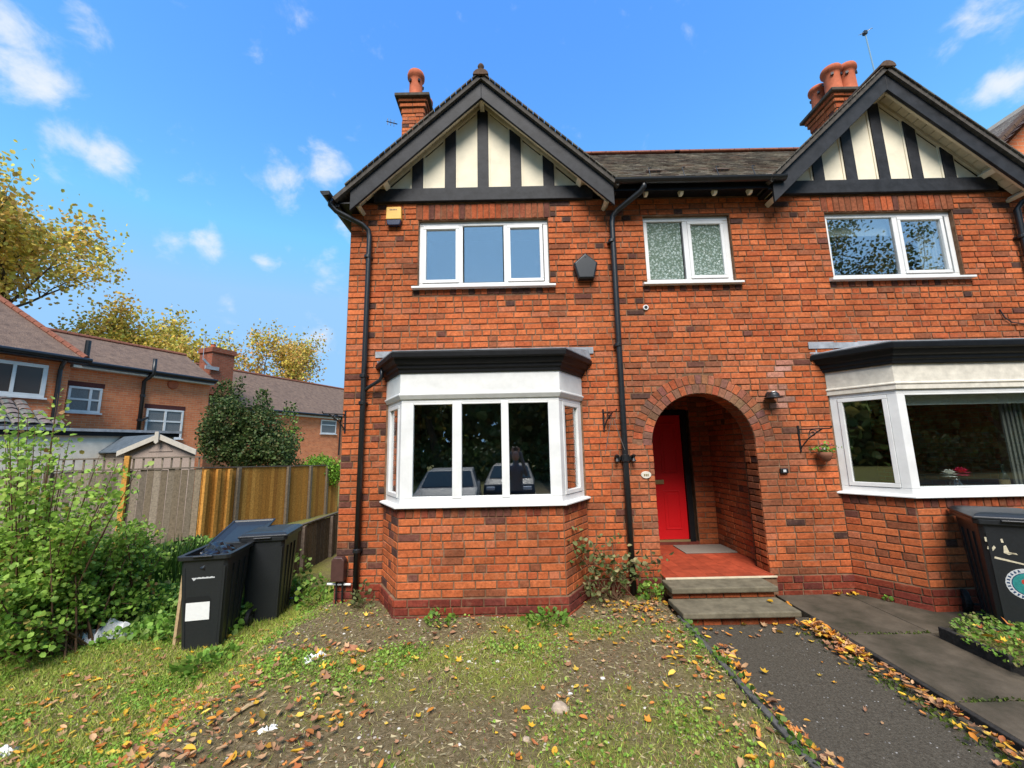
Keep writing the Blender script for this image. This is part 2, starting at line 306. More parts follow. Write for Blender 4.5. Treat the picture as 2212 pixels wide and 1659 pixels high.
# ================================================================== THE TWO BRICK HOUSES
YW = 5.05; SPLIT = 3.36
HL = thing('brick_house', 'red brick house with centred gable, white bay window and red door in arched porch', 'house', (0, YW, 0), group=None)
HR = thing('brick_house', 'right-hand red brick house whose bay window has flowers behind the glass', 'house', (5.1, YW, 0))
for h in (HL, HR): h.location = (0,0,0)
ORANGE=(.48,.122,.042); ORANGE2=(.52,.142,.050); RED=(.42,.098,.036); SALMON=(.46,.142,.066); BROWN=(.29,.092,.043); DARK=(.085,.042,.034); PURPLE=(.15,.056,.040)
def bcol(x, z, kind='s'):
    r = random.random()
    stain = float(vnoise(x+20, z+9, .9))
    pd = .008 + .06*max(0, stain-.55)
    if kind == 'h': pd += .04
    if x < -1.0 and z < 2.9: pd += .12
    if z > 4.55: pd += .10
    if r < pd*.45: c = DARK
    elif r < pd: c = PURPLE
    elif r < pd + .05 + .25*max(0, stain-.5): c = BROWN
    elif r < .24: c = RED
    elif r < .32: c = SALMON
    elif r < .74: c = ORANGE
    else: c = ORANGE2
    if 3.22 < x < 3.48 and 2.15 < z < 2.75 and random.random() < .75: a = random.uniform(.1,.4); c = tuple(v*(1-a)+.55*a for v in c)      # lime bloom
    k = random.uniform(.88, 1.12); d = math.hypot((x-2.34), (z-1.7))
    c = tuple(v*k for v in c)
    if 1.2 < x < 3.5 and z < 2.8 and d < 1.25:             # smeared mortar round the arch
        a = .5*random.random(); c = tuple(v*(1-a)+m*a for v, m in zip(c, (.25,.13,.085)))
    return c
BRICKS = []      # (house, wall key, centre, u, n, L, H, colour, proud)
def put_brick(key, c, u, n, L, H, col, proud=None, house=None):
    BRICKS.append((house or ('L' if c[0] < SPLIT else 'R'), key, Vector(c), Vector(u), Vector(n), L, H, col, random.gauss(.009, .0018) if proud is None else proud))
CO = .078
def lay(key, P0, u, n, length, z0, z1, blocks=lambda z: [], colf=bcol, phase=0, house=None, headers=True, jit=1.):
    u = Vector(u); P0 = Vector(P0); nrow = max(1, int(round((z1-z0)/CO))); ch = (z1-z0)/nrow
    for i in range(nrow):
        za = z0+i*ch; zm = za+ch/2; hd = headers and ((i+phase) % 5 == 3)
        e = -.2 - (.1125 if (i+phase) % 2 else 0) + random.uniform(-.018, .018); cuts = []
        while e < length+.3:
            st = random.random() < (.12 if hd else .86)
            w = .225 if st else .1125
            w += random.uniform(-.006, .006); cuts.append((e, e+w, 's' if st else 'h')); e += w
        free = [(0, length)]
        for a, b in blocks(zm):
            free = [q for f in free for q in ((f[0], min(f[1], a)), (max(f[0], b), f[1])) if q[1]-q[0] > .03]
        for fa, fb in free:
            seg = []
            for a, b, k in cuts:
                a2, b2 = max(a, fa), min(b, fb)
                if b2-a2 <= 0: continue
                if seg and (b2-a2 < .06 or seg[-1][1]-seg[-1][0] < .06): seg[-1] = (seg[-1][0], b2, k)
                else: seg.append((a2, b2, k))
            for a2, b2, k in seg:
                c = P0 + u*((a2+b2)/2); col = colf(c.x, zm, k if b2-a2 < .15 else 's')
                put_brick(key, (c.x, c.y, zm), u, n, b2-a2-random.uniform(.012,.017), ch-random.uniform(.012,.016), col, house=house)
def brick_geo(b, rel=None):
    _, _, c, u, n, L, H, col, pr = b; z = Vector((0,0,1)); o = Vector((0,0,0)) if rel else c
    J = lambda: random.uniform(-.0016, .0016); vs = []
    for d, ins in ((-.012, 0), (pr-.0035, 0), (pr, .0035)):
        for su, sz in ((-1,-1),(1,-1),(1,1),(-1,1)):
            vs.append(o + u*(su*(L/2-ins)+J()) + z*(sz*(H/2-ins)+J()) + n*(d + (J() if ins else 0)))
    fs = [(8,9,10,11)] + [(4+i, 4+(i+1)%4, 8+(i+1)%4, 8+i) for i in range(4)] + [(i, (i+1)%4, 4+(i+1)%4, 4+i) for i in range(4)]
    return vs, fs, col
# ---- openings in the front wall
WL = (-1.203, .522, 3.80, 4.735); WM = (1.796, 2.95, 3.79, 4.735); WR = (4.229, 5.94, 3.80, 4.735)
AX, AR, AZ = 2.335, .635, 1.69; RING = .235
BAYL = [(-1.56,5.05),(-1.245,4.52),(.525,4.52),(.86,5.05)]; BAYR = [(3.93,5.05),(4.29,4.52),(6.06,4.52),(6.42,5.05)]
def blocks(z):
    r = []
    for w in (WL, WM, WR):
        if w[2] < z < w[3]: r.append((w[0]+2.11, w[1]+2.11))
        if w is not WM and w[3] < z < w[3]+.23: r.append((w[0]-.03+2.11, w[1]+.03+2.11))
        if w[2]-.125 < z < w[2]: r.append((w[0]-.06+2.11, w[1]+.06+2.11))
    if .15 < z < AZ: r.append((AX-AR+.012+2.11, AX+AR-.012+2.11))
    elif AZ <= z < AZ+AR+RING: k = math.sqrt((AR+RING)**2-(z-AZ)**2); r.append((AX-k+2.11, AX+k+2.11))
    if z < AZ and z > AZ: pass
    for bay in (BAYL, BAYR):
        if z < 2.80: r.append((bay[0][0]+2.11, bay[3][0]+2.11))
    return r
lay('wall', (-2.11, YW, 0), (1,0,0), (0,-1,0), 9.6, .175, 4.98, blocks)
for w in (WL, WR):                                    # soldier courses over and under the windows
    k = int((w[1]-w[0]+.06)/.079); s = (w[1]-w[0]+.06)/k
    for i in range(k):
        x = w[0]-.03+(i+.5)*s; c = random.choice([BROWN, RED, PURPLE, BROWN, RED, (.28,.08,.04)]); put_brick('wall', (x, YW, w[3]+.115), (1,0,0), (0,-1,0), s-.009, .215, jit(c, .75,1.1))
for w in (WL, WM, WR):
    k = int((w[1]-w[0]+.12)/.079); s = (w[1]-w[0]+.12)/k
    for i in range(k):
        x = w[0]-.06+(i+.5)*s; c = random.choice([BROWN, RED, PURPLE, DARK, RED]); put_brick('wall', (x, YW, w[2]-.066), (1,0,0), (0,-1,0), s-.009, .106, jit(c, .8,1.1))
# ---- plinth courses
PL = [(.26,.050,.026),(.20,.040,.026),(.17,.040,.030),(.29,.058,.028)]
pcol = lambda x, z, k: jit(random.choice(PL), .8,1.12)
pb = lambda z: [(-1.56+2.11, .86+2.11), (AX-AR-.02+2.11, AX+AR+.02+2.11), (3.93+2.11, 6.42+2.11)]
lay('plinth', (-2.11, YW-.03, 0), (1,0,0), (0,-1,0), 9.6, -.14, .175, pb, pcol, headers=False)
# ---- bay bases
def bay_base(bay, hs):
    for i in range(3):
        a = Vector((*bay[i],0)); b = Vector((*bay[i+1],0)); u = (b-a).normalized(); n = Vector((u.y, -u.x, 0)); L = (b-a).length
        lay('bay_wall', a, u, n, L, .175, .975, colf=bcol, phase=i, house=hs)
        k = int(L/.079)
        for q in range(k):
            p = a + u*((q+.5)*L/k); c = random.choice([RED, BROWN, PURPLE, (.24,.055,.03)]); put_brick('bay_wall', (p.x, p.y, 1.028), u, n, L/k-.009, .098, jit(c, .75,1.05), house=hs)
        a2 = a + n*.03; lay('plinth', a2-u*.02, u, n, L+.04, -.14, .175, colf=pcol, house=hs, headers=False, phase=i)
bay_base(BAYL, 'L'); bay_base(BAYR, 'R')
# ---- arch rings
for ring, (r0, r1) in enumerate(((AR, AR+.112), (AR+.118, AR+RING))):
    k = int(math.pi*(r0+r1)/2/.082)
    for i in range(k):
        th = math.pi*(i+.5)/k; rad = Vector((math.cos(th), 0, math.sin(th))); tan = Vector((-math.sin(th), 0, math.cos(th)))
        c = random.choice([BROWN, RED, SALMON, ORANGE, (.25,.12,.08), (.22,.10,.07), (.27,.11,.07)]); a = random.random()*.55
        c = tuple((v*(1-a)+m*a)*random.uniform(.8,1.05) for v, m in zip(c, (.24,.125,.08)))
        BRICKS.append(('L', 'arch', Vector((AX,YW,AZ))+rad*((r0+r1)/2), tan, Vector((0,-1,0)), math.pi*(r0+r1)/2/k-.009, r1-r0-.004, c, .008))
        BRICKS[-1] = BRICKS[-1] + (rad,)
def vous_geo(b, rel=None):
    c, u, n, L, H, col, pr, z = b[2], b[3], b[4], b[5], b[6], b[7], b[8], b[9]; o = Vector((0,0,0)) if rel else c; vs = []
    for d, ins in ((-.012, 0), (pr-.0035, 0), (pr, .0035)):
        for su, sz in ((-1,-1),(1,-1),(1,1),(-1,1)): vs.append(o + u*su*(L/2-ins)*(1+.09*sz) + z*sz*(H/2-ins) + n*d)
    return vs, [(8,9,10,11)] + [(4+i, 4+(i+1)%4, 8+(i+1)%4, 8+i) for i in range(4)] + [(i, (i+1)%4, 4+(i+1)%4, 4+i) for i in range(4)], col
# ---- porch inside
PX0, PX1, PYB = 1.55, 3.10, 6.50
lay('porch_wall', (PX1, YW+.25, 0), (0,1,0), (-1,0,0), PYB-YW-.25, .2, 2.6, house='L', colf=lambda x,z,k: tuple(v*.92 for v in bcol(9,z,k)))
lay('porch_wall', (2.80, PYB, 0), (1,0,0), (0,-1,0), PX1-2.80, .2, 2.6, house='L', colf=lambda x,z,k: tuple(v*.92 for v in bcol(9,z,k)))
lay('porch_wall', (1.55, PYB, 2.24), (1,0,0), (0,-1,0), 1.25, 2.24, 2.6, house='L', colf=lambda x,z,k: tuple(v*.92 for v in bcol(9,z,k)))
lay('porch_wall', (AX+AR, YW, 0), (0,1,0), (-1,0,0), .25, .2, AZ, house='L', headers=False)
for i in range(36):
    th = math.pi*(i+.5)/36; rad = Vector((math.cos(th),0,math.sin(th))); tan = Vector((-math.sin(th),0,math.cos(th)))
    put_brick('porch_wall', Vector((AX,YW+.12,AZ))+rad*AR, (0,1,0), -rad, .215, .046, jit(random.choice([BROWN, RED, ORANGE]), .6,1), proud=.004, house='L'); BRICKS[-1] = BRICKS[-1] + (tan,)
# ---- mortar backing walls with real openings
def cells(mb, x0, x1, z0, z1, y0, y1, holes):
    xs = sorted({x0, x1, *[v for h in holes for v in h[:2] if x0 < v < x1]}); zs = sorted({z0, z1, *[v for h in holes for v in h[2:] if z0 < v < z1]})
    for i in range(len(xs)-1):
        zrun = None
        for j in range(len(zs)-1):
            cx, cz = (xs[i]+xs[i+1])/2, (zs[j]+zs[j+1])/2
            if any(h[0] < cx < h[1] and h[2] < cz < h[3] for h in holes): continue
            mb.box(xs[i], xs[i+1], y0, y1, zs[j], zs[j+1])
def wall_part(house, x0, x1, holes, name='wall'):
    mb = MB(); cells(mb, x0, x1, -.25, 5.0, YW, YW+.28, holes)
    return mb
bl = (-1.40, .70, .3, 2.60); br = (4.10, 6.25, .3, 2.60); ar = (AX-AR, AX+AR, .19, AZ); arh = (AX-.9, AX+.9, AZ, AZ+.95)
mw = wall_part(HL, -2.11, SPLIT, [WL, WM, bl, ar, arh])
ns = 32                                               # spandrels and soffit of the arch
for i in range(ns):
    t0, t1 = math.pi*i/ns, math.pi*(i+1)/ns; p0 = (AX+AR*math.cos(t0), AZ+AR*math.sin(t0)); p1 = (AX+AR*math.cos(t1), AZ+AR*math.sin(t1))
    mw.prism([(p0[0],YW,p0[1]), (p1[0],YW,p1[1]), (p1[0],YW,AZ+.95), (p0[0],YW,AZ+.95)], (0,.25,0))
mw.box(AX-.9, AX-AR, YW, YW+.25, AZ, AZ+.95); mw.box(AX+AR, AX+.9, YW, YW+.25, AZ, AZ+.95)
WALL_L = mw.build('wall', 'mortar', HL)
WALL_R = wall_part(HR, SPLIT, 7.5, [WR, br]).build('wall', 'mortar', HR)
def bay_mortar(bay, parent):
    mb = MB(); mb.prism([(x, y, -.2) for x, y in bay], (0,0,1.28)); b = mb.build('bay_wall', 'mortar', parent)
    q = MB(); off = bay_off(bay, .028); q.prism([(x, y, -.2) for x, y in off], (0,0,.37)); q.build('plinth_bed', 'mortar', parent); return b
def bay_off(bay, d):
    (x0,y0),(x1,y1),(x2,y2),(x3,y3) = bay; L = math.hypot(x1-x0, y1-y0); t = math.atan2(y0-y1, x1-x0)   # splay angle
    k = d*math.tan(t/2) ; e = d/math.sin(t)
    return [(x0-e, y0), (x1-k, y1-d), (x2+k, y2-d), (x3+e, y3)]
BW_L = bay_mortar(BAYL, HL); BW_R = bay_mortar(BAYR, HR)
for h_, a_, b_ in ((HL,-2.11,-1.60), (HL,.90,AX-AR-.03), (HL,AX+AR+.03,SPLIT), (HR,SPLIT,3.90), (HR,6.45,7.5)):
    q = MB(); q.box(a_, b_, YW-.028, YW, -.25, .17); q.build('plinth_bed', 'mortar', h_)
q = MB(); q.box(PX1, PX1+.2, YW+.28, PYB+.2, .0, 2.75); q.box(2.80, PX1, PYB, PYB+.2, 0, 2.75); q.box(1.3, 2.80, PYB, PYB+.2, 2.24, 2.75); q.box(1.30, 1.50, YW+.28, PYB, 0, 2.75); q.box(AX+AR, AX+AR+.2, YW+.001, YW+.27, .1, AZ)
q.box(1.3, PX1+.2, YW+.28, PYB+.2, 2.75, 2.80); PORCH = q.build('porch_wall', 'mortar', HL)
# ---- bricks: the 300 that show largest on each house are pieces of their own
def score(b):
    d = b[2]-Vector((0,0,CAMZ)); z = d.dot(F_); x = d.dot(R_)/z; y = d.dot(U_)/z
    if z < .5 or abs(x) > 1.28 or abs(y) > .96: return -1
    return b[5]*b[6]*max(0, -(d.normalized().dot(b[4])))/z**2
PAR = {('L','wall'):WALL_L, ('L','bay_wall'):BW_L, ('L','plinth'):WALL_L, ('L','arch'):WALL_L, ('L','porch_wall'):PORCH, ('R','wall'):WALL_R, ('R','bay_wall'):BW_R, ('R','plinth'):WALL_R}
for hs in 'LR':
    mine = sorted([b for b in BRICKS if b[0] == hs], key=score, reverse=True); big, rest = mine[:300], mine[300:]
    for b in big:
        mb = MB(); mb.add(*(vous_geo if len(b) > 9 else brick_geo)(b, True)); o = mb.build('brick', 'brick', PAR[(hs, b[1])], fix=False); o.location = b[2]
    for key in sorted({b[1] for b in rest}):
        mb = MB()
        for b in rest:
            if b[1] == key: mb.add(*(vous_geo if len(b) > 9 else brick_geo)(b))
        o = mb.build({'wall':'brickwork','bay_wall':'brickwork','plinth':'plinth_bricks','arch':'arch_bricks','porch_wall':'brickwork'}[key], 'brick', PAR[(hs, key)], fix=False); o['kind'] = 'stuff'

# ---- shells: side, back and inner rooms keep the rooms dark
q = MB(); q.box(-2.11, -1.86, YW+.28, 10.2, -.4, 5.0); q.box(-2.11, SPLIT, 10.2, 10.45, -.4, 5.0); q.prism([(-2.05,10.45,5.0),(.0,10.45,6.3),(1.4,10.45,5.0)], (0,-.2,0)); q.build('outer_wall', 'far_brick', HL)
q = MB(); q.box(7.25, 7.5, YW+.28, 10.2, -.4, 5.0); q.box(SPLIT, 7.5, 10.2, 10.45, -.4, 5.0); q.build('outer_wall', 'far_brick', HR)
q = MB(); q.box(-1.86, 1.3, 8.3, 8.4, 0, 5.0); q.box(1.2, 1.3, YW+.28, 8.3, 0, 5); q.box(-1.86, SPLIT, YW+.28, 8.4, 2.82, 3.0); q.box(-1.86, SPLIT, YW+.28, 8.4, 4.9, 4.98); q.box(-1.86, 1.3, YW+.28, 8.4, .1, .2); q.box(1.3, SPLIT, 7.0, 7.1, 2.8, 4.98); q.build('room_lining', 'interior', HL)
q = MB(); q.box(SPLIT, 7.25, 8.3, 8.4, 0, 5.0); q.box(SPLIT, SPLIT+.1, YW+.28, 8.3, 0, 5); q.box(SPLIT, 7.25, YW+.28, 8.4, 2.82, 3.0); q.box(SPLIT, 7.25, YW+.28, 8.4, 4.9, 4.98); q.box(SPLIT, 7.25, YW+.28, 8.4, .1, .2); q.build('room_lining', 'interior_pale', HR)

# ---- upper windows
def upvc(parent, w, lights, glass, sashes, sill_h=.045, fr=.062):
    x0, x1, z0, z1 = w; y = YW+.045; mb = MB(); dp = .06
    mb.box(x0, x1, y, y+dp, z1-fr, z1); mb.box(x0, x1, y+.001, y+dp, z0, z0+fr); mb.box(x0, x0+fr, y+.002, y+dp, z0+fr, z1-fr); mb.box(x1-fr, x1, y+.002, y+dp, z0+fr, z1-fr)
    for a, b in zip(lights[:-1], lights[1:]):
        m = (a[1]+b[0])/2; mb.box(m-.034, m+.034, y+.002, y+dp, z0+fr, z1-fr)
    win = mb.build('window', 'upvc', parent, bevel=.006)
    for i, (a, b) in enumerate(lights):
        za, zb = z0+fr+.012, z1-fr-.012
        if sashes[i]:
            s = MB(); t = .043; a0, b0 = a-t, b+t; za0, zb0 = z0+fr+.004, z1-fr-.004
            s.box(a0, b0, y-.012, y+.04, zb0-t, zb0); s.box(a0, b0, y-.0115, y+.04, za0, za0+t); s.box(a0, a, y-.011, y+.04, za0+t, zb0-t); s.box(b, b0, y-.011, y+.04, za0+t, zb0-t); s.build('sash', 'upvc', win, bevel=.006)
            za, zb = za0+t-.004, zb0-t+.004
        g = MB(); g.box(a-.01, b+.01, y+.018, y+.024, za, zb); g.build('pane', glass, win)
    s = MB(); s.prism([(x0-.07, y, z0+.002), (x0-.07, YW-.075, z0-.018), (x0-.07, YW-.075, z0-sill_h), (x0-.07, y, z0-sill_h)], (x1-x0+.14, 0, 0)); s.build('sill', 'upvc', win, bevel=.004)
    return win
upvc(HL, WL, [(-1.11,-.717),(-.593,-.097),(.017,.408)], 'glass_upper', (1,0,1))
upvc(HL, WM, [(1.87,2.30),(2.44,2.84)], 'glass_obscure', (0,1))
upvc(HR, WR, [(4.30,5.13),(5.27,5.80)], 'glass_upright', (0,1))
b = MB(); b.box(4.27, 5.2, YW+.16, YW+.17, 4.47, 4.70); o = b.build('blind', 'blind', HR)
b = MB(); 
for i in range(14): b.box(5.62+i*.022, 5.64+i*.022, YW+.2+.012*(i%2), YW+.22+.012*(i%2), 3.82, 4.7)
b.build('curtain', 'blind', HR)
b = MB(); b.box(-1.15, -.05, YW+.5, YW+.51, 3.8, 4.7); b.box(0, .5, YW+.5, YW+.51, 3.8, 4.7); b.build('curtain', 'curtain', HL)

# ---- bays: swept mouldings
def sweep(bay, prof, close=True):
    mb = MB(); k = len(prof); vs = []
    for d, z in prof:
        vs += [(x, y, z) for x, y in bay_off(bay, d)]
    fs = []
    for i in range(k if close else k-1):
        j = (i+1) % k
        for s in range(3): fs.append((i*4+s, i*4+s+1, j*4+s+1, j*4+s))
    if close:
        fs.append(tuple(i*4 for i in range(k))); fs.append(tuple(i*4+3 for i in reversed(range(k))))
    mb.add(vs, fs); return mb
def bay_window(house, bay, panes, glass, fascia_mat, step):
    win = sweep(bay, [(-.075,1.10),(-.012,1.10),(-.012,1.175),(-.075,1.175)]).build('bay_window', 'upvc', house, bevel=.005)
    sweep(bay, [(-.08,1.082),(.055,1.082),(.055,1.098),(.02,1.112),(-.08,1.116)]).build('sill', 'upvc', win, bevel=.004)
    sweep(bay, [(-.075,2.215),(-.012,2.215),(-.012,2.285),(-.075,2.285)]).build('head_rail', 'upvc', win, bevel=.004)
    if step: prof = [(-.06,2.26),(.012,2.26),(.012,2.315),(.022,2.32),(.022,2.335),(.0,2.345),(.0,2.55),(-.06,2.55)]
    else: prof = [(-.06,2.255),(.004,2.255),(.03,2.30),(.03,2.315),(.012,2.325),(.012,2.55),(-.06,2.55)]
    sweep(bay, prof).build('fascia', fascia_mat, win, bevel=.003)
    # corner posts
    for i in (1, 2):
        x, y = bay[i]; s = -1 if i == 1 else 1; p = MB(); io = bay_off(bay, -.011)[i]; ii = bay_off(bay, -.07)[i]
        a = Vector((*bay[i-1 if i == 1 else i+1], 0)); c = Vector((x, y, 0)); ud = (a-c).normalized(); nd = Vector((ud.y, -ud.x, 0)) if i == 2 else Vector((-ud.y, ud.x, 0))
        fx = panes[0][0] if i == 1 else panes[-1][1]
        e1 = Vector((*io, 0)) + ud*.085; e2 = Vector((*ii, 0)) + ud*.07
        p.prism([(fx, y+.011, 1.176), (io[0], io[1], 1.176), (e1.x, e1.y, 1.176), (e2.x, e2.y, 1.176), (ii[0], ii[1], 1.176), (fx, y+.07, 1.176)], (0,0,1.038)); p.build('corner_post', 'upvc', win, bevel=.004)
        # side light: wall post, inner sash, pane
        w = Vector((*bay_off(bay, -.012)[0 if i == 1 else 3], 0)) - nd*0; L = (w-e1).length; inn = -nd
        q = MB(); q.obox(w + Vector((0,0,1.176)), (e1-w).normalized()*.075, inn*.055, (0,0,1.038)); q.build('wall_post', 'upvc', win, bevel=.004)
        a0 = w + (e1-w).normalized()*.078; L2 = (e1-a0).length-.003; dv = (e1-a0).normalized(); t = .045; out_ = nd*.008
        q = MB(); q.obox(a0+out_+Vector((0,0,1.18)), dv*L2, inn*.045, (0,0,t)); q.obox(a0+out_+Vector((0,0,2.21-t)), dv*L2, inn*.045, (0,0,t)); q.obox(a0+out_*.9+Vector((0,0,1.18+t)), dv*t, inn*.045, (0,0,1.03-2*t)); q.obox(a0+out_*.9+dv*(L2-t)+Vector((0,0,1.18+t)), dv*t, inn*.045, (0,0,1.03-2*t)); q.build('sash', 'upvc', win, bevel=.004)
        q = MB(); q.obox(a0+dv*(t-.005)+inn*.02+Vector((0,0,1.18+t-.005)), dv*(L2-2*t+.01), inn*.006, (0,0,1.03-2*t+.01)); q.build('pane', glass, win)
    y = bay[1][1]
    for a, b in zip(panes[:-1], panes[1:]):
        q = MB(); q.box(a[1], b[0], y+.006, y+.07, 1.17, 2.22); q.build('mullion', 'upvc', win, bevel=.006)
    for a, b in panes:
        q = MB(); q.box(a-.01, b+.01, y+.032, y+.038, 1.165, 2.225); q.build('pane', glass, win)
        for z_ in (1.1755, 2.195): q = MB(); q.box(a, b, y+.012, y+.06, z_, z_+.0195); q.build('glazing_bead', 'upvc', win, bevel=.003)
    # cornice and lead roof
    cor = sweep(bay, [(-.06,2.551),(.03,2.551),(.034,2.585),(.052,2.60),(.056,2.635),(.085,2.65),(.10,2.69),(.102,2.70),(.135,2.712),(.14,2.765),(.12,2.775),(-.06,2.775)]).build('cornice', 'black_paint', house, bevel=.003)
    o0 = bay_off(bay, .125); mb = MB(); zt = 2.895; top = [(o0[0][0]+.02, YW-.002, zt), (o0[1][0]+.2, YW-.004, zt), (o0[2][0]-.2, YW-.004, zt), (o0[3][0]-.02, YW-.002, zt)]
    ed = [(x, y, 2.778) for x, y in o0]; vs = ed + top
    mb.add(vs, [(0,1,5,4),(1,2,6,5),(2,3,7,6)]); rf = mb.build('bay_roof', 'lead', house); sm = rf.modifiers.new('t', 'SOLIDIFY'); sm.thickness = .012
    q = MB(); n = 9; xx = np.linspace(o0[0][0]-.02, o0[3][0]+.02, n+1)
    for i in range(n): q.box(xx[i]+.004, xx[i+1]+.012, YW-.022-.002*(i%2), YW-.010, zt-.03+random.uniform(-.008,.004), zt+.045+random.uniform(-.006,.012))
    q.build('flashing', 'lead', rf)
    return win
BWINL = bay_window(HL, BAYL, [(-1.104,-.671),(-.567,-.129),(-.046,.397)], 'glass_bay', 'white_board', False)
BWINR = bay_window(HR, BAYR, [(4.385,5.965)], 'glass_right', 'old_white', True)
q = MB(); q.box(BAYL[1][0]+.1, BAYL[2][0]-.1, 4.62, YW+.3, 1.085, 1.10); q.box(-1.4, .7, 4.75, YW+.3, 2.56, 2.6); q.build('window_board', 'interior', HL)
q = MB(); q.box(BAYR[1][0]+.05, BAYR[2][0]-.05, 4.60, YW+.3, 1.085, 1.12); q.box(4.1, 6.25, 4.75, YW+.3, 2.56, 2.6); q.build('window_board', 'old_white', HR)
q = MB(); q.box(4.42, 5.95, 4.66, 4.67, 2.09, 2.25); q.build('blind', 'blind', HR)
q = MB()
for i in range(10): q.box(5.72+i*.026, 5.745+i*.026, 4.78+.02*(i%2), 4.80+.02*(i%2), 1.13, 2.2)
q.build('curtain', 'curtain', HR)

# ---- gables
SL = .93
def gable(house, cx, yf=4.78):
    ztop, hw = 6.61, 1.695; zs = lambda x: ztop-SL*abs(x-cx)
    g = MB()                                                           # cream infill
    g.prism([(cx-1.46, YW-.012, 5.02), (cx+1.46, YW-.012, 5.02), (cx, YW-.012, 5.02+1.46*SL+.02)], (0,.2,0)); inf = g.build('gable_panel', 'cream', house)
    q = MB(); q.box(cx-1.47, cx+1.47, YW-.055, YW-.005, 4.985, 5.175); q.build('tie_beam', 'barge_paint', house, bevel=.006)
    for k in range(-2, 3):
        x = cx+k*.445; w = .074; q = MB()
        q.prism([(x-w, YW-.04, 5.176), (x+w, YW-.04, 5.176), (x+w, YW-.04, zs(x+w)-.175), (x, YW-.04, min(zs(x), 6.9)-.175), (x-w, YW-.04, zs(x-w)-.175)], (0,.03,0)); q.build('stud', 'barge_paint', house, bevel=.004)
        for s in (-1, 1):
            xx = x+s*(w+.014); q = MB(); q.box(xx-.012, xx+.012, YW-.024, YW-.012, 5.178, max(5.2, zs(xx)-.185)); q.build('trim', 'cream', inf)
    for s in (-1, 1):
        P = lambda d, dz, y: (cx+s*d, y, ztop-SL*d+dz)
        q = MB(); q.prism([P(0,0,yf), P(hw,0,yf), P(hw,-.30,yf), P(0,-.275,yf)] if s > 0 else [P(0,-.275,yf), P(hw,-.30,yf), P(hw,0,yf), P(0,0,yf)], (0,.035,0)); q.build('bargeboard', 'barge_paint', house, bevel=.005)
        q = MB(); q.prism([P(.02,-.225,yf+.04), P(1.60,-.225,yf+.04), P(1.60,-.275,yf+.04), P(.02,-.275,yf+.04)], (0,.03,0)); q.build('barge_lining', 'cream_trim', house)
        n = 17
        for i in range(n):                                                   # soffit boards
            d0, d1 = .01+i*1.66/n, .01+(i+1)*1.66/n-.008; q = MB(); j = random.uniform(-.002,.002)
            q.prism([P(d0,-.145+j,yf+.072), P(d1,-.145+j,yf+.072), P(d1,-.13+j,yf+.072), P(d0,-.13+j,yf+.072)], (0, YW-.03-yf-.072, 0)); q.build('soffit_board', 'cream_trim', house)
        q = MB(); q.prism([P(.03,-.15,YW-.05), P(1.46,-.15,YW-.05), P(1.46,-.205,YW-.05), P(.03,-.205,YW-.05)], (0,.035,0)); q.build('rake_moulding', 'cream_trim', house)
        q = MB(); q.bar(P(1.30,-.205,yf+.05), P(1.30,-.205,YW-.02), .075, .085, up=(s*SL,0,1)); q.build('purlin_end', 'cream', house, bevel=.004)
        q = MB(); q.bar(P(1.62,-.25,yf+.06), P(1.62,-.25,YW+.1), .05, .07, up=(s*SL,0,1)); q.build('purlin_end', 'cream_trim', house, bevel=.004)
    q = MB(); q.box(cx-.03, cx+.03, yf+.045, YW-.02, 6.33, 6.42); q.build('purlin_end', 'cream_trim', house)
TILE = [(.30,.265,.215),(.25,.225,.19),(.34,.30,.24),(.21,.175,.15),(.37,.335,.28),(.29,.225,.18)]
def tile_field(mb, o, across, up, na, nu, w=.165, gauge=.1, nrm=None, keep=None, pal=TILE):
    o, across, up = Vector(o), Vector(across).normalized(), Vector(up).normalized(); nrm = across.cross(up).normalized()
    if nrm.z < 0: nrm = -nrm
    for j in range(nu):
        for i in range(-1, na):
            a = (i + (.5 if j % 2 else 0))*w + random.uniform(-.004,.004); p = o + across*a + up*(j*gauge+random.uniform(-.004,.004))
            if keep and not keep(p): continue
            c = jit(random.choice(pal), .7,1.25); lift = .016+random.uniform(0,.005)
            A = [p + nrm*lift, p + across*(w-.004) + nrm*lift, p + across*(w-.004) + up*(gauge+.03) + nrm*.004, p + up*(gauge+.03) + nrm*.004, p - nrm*.0, p + across*(w-.004)]
            mb.add(A, [(0,1,2,3),(4,5,1,0)], c)
def slope(mb, pts, th=.05, c=TILE[0]):
    p = [Vector(q) for q in pts]; n = (p[1]-p[0]).cross(p[2]-p[0]).normalized()
    if n.z > 0: n = -n
    mb.prism(p, n*th, c)
ZR = 6.665; ym = 4.735
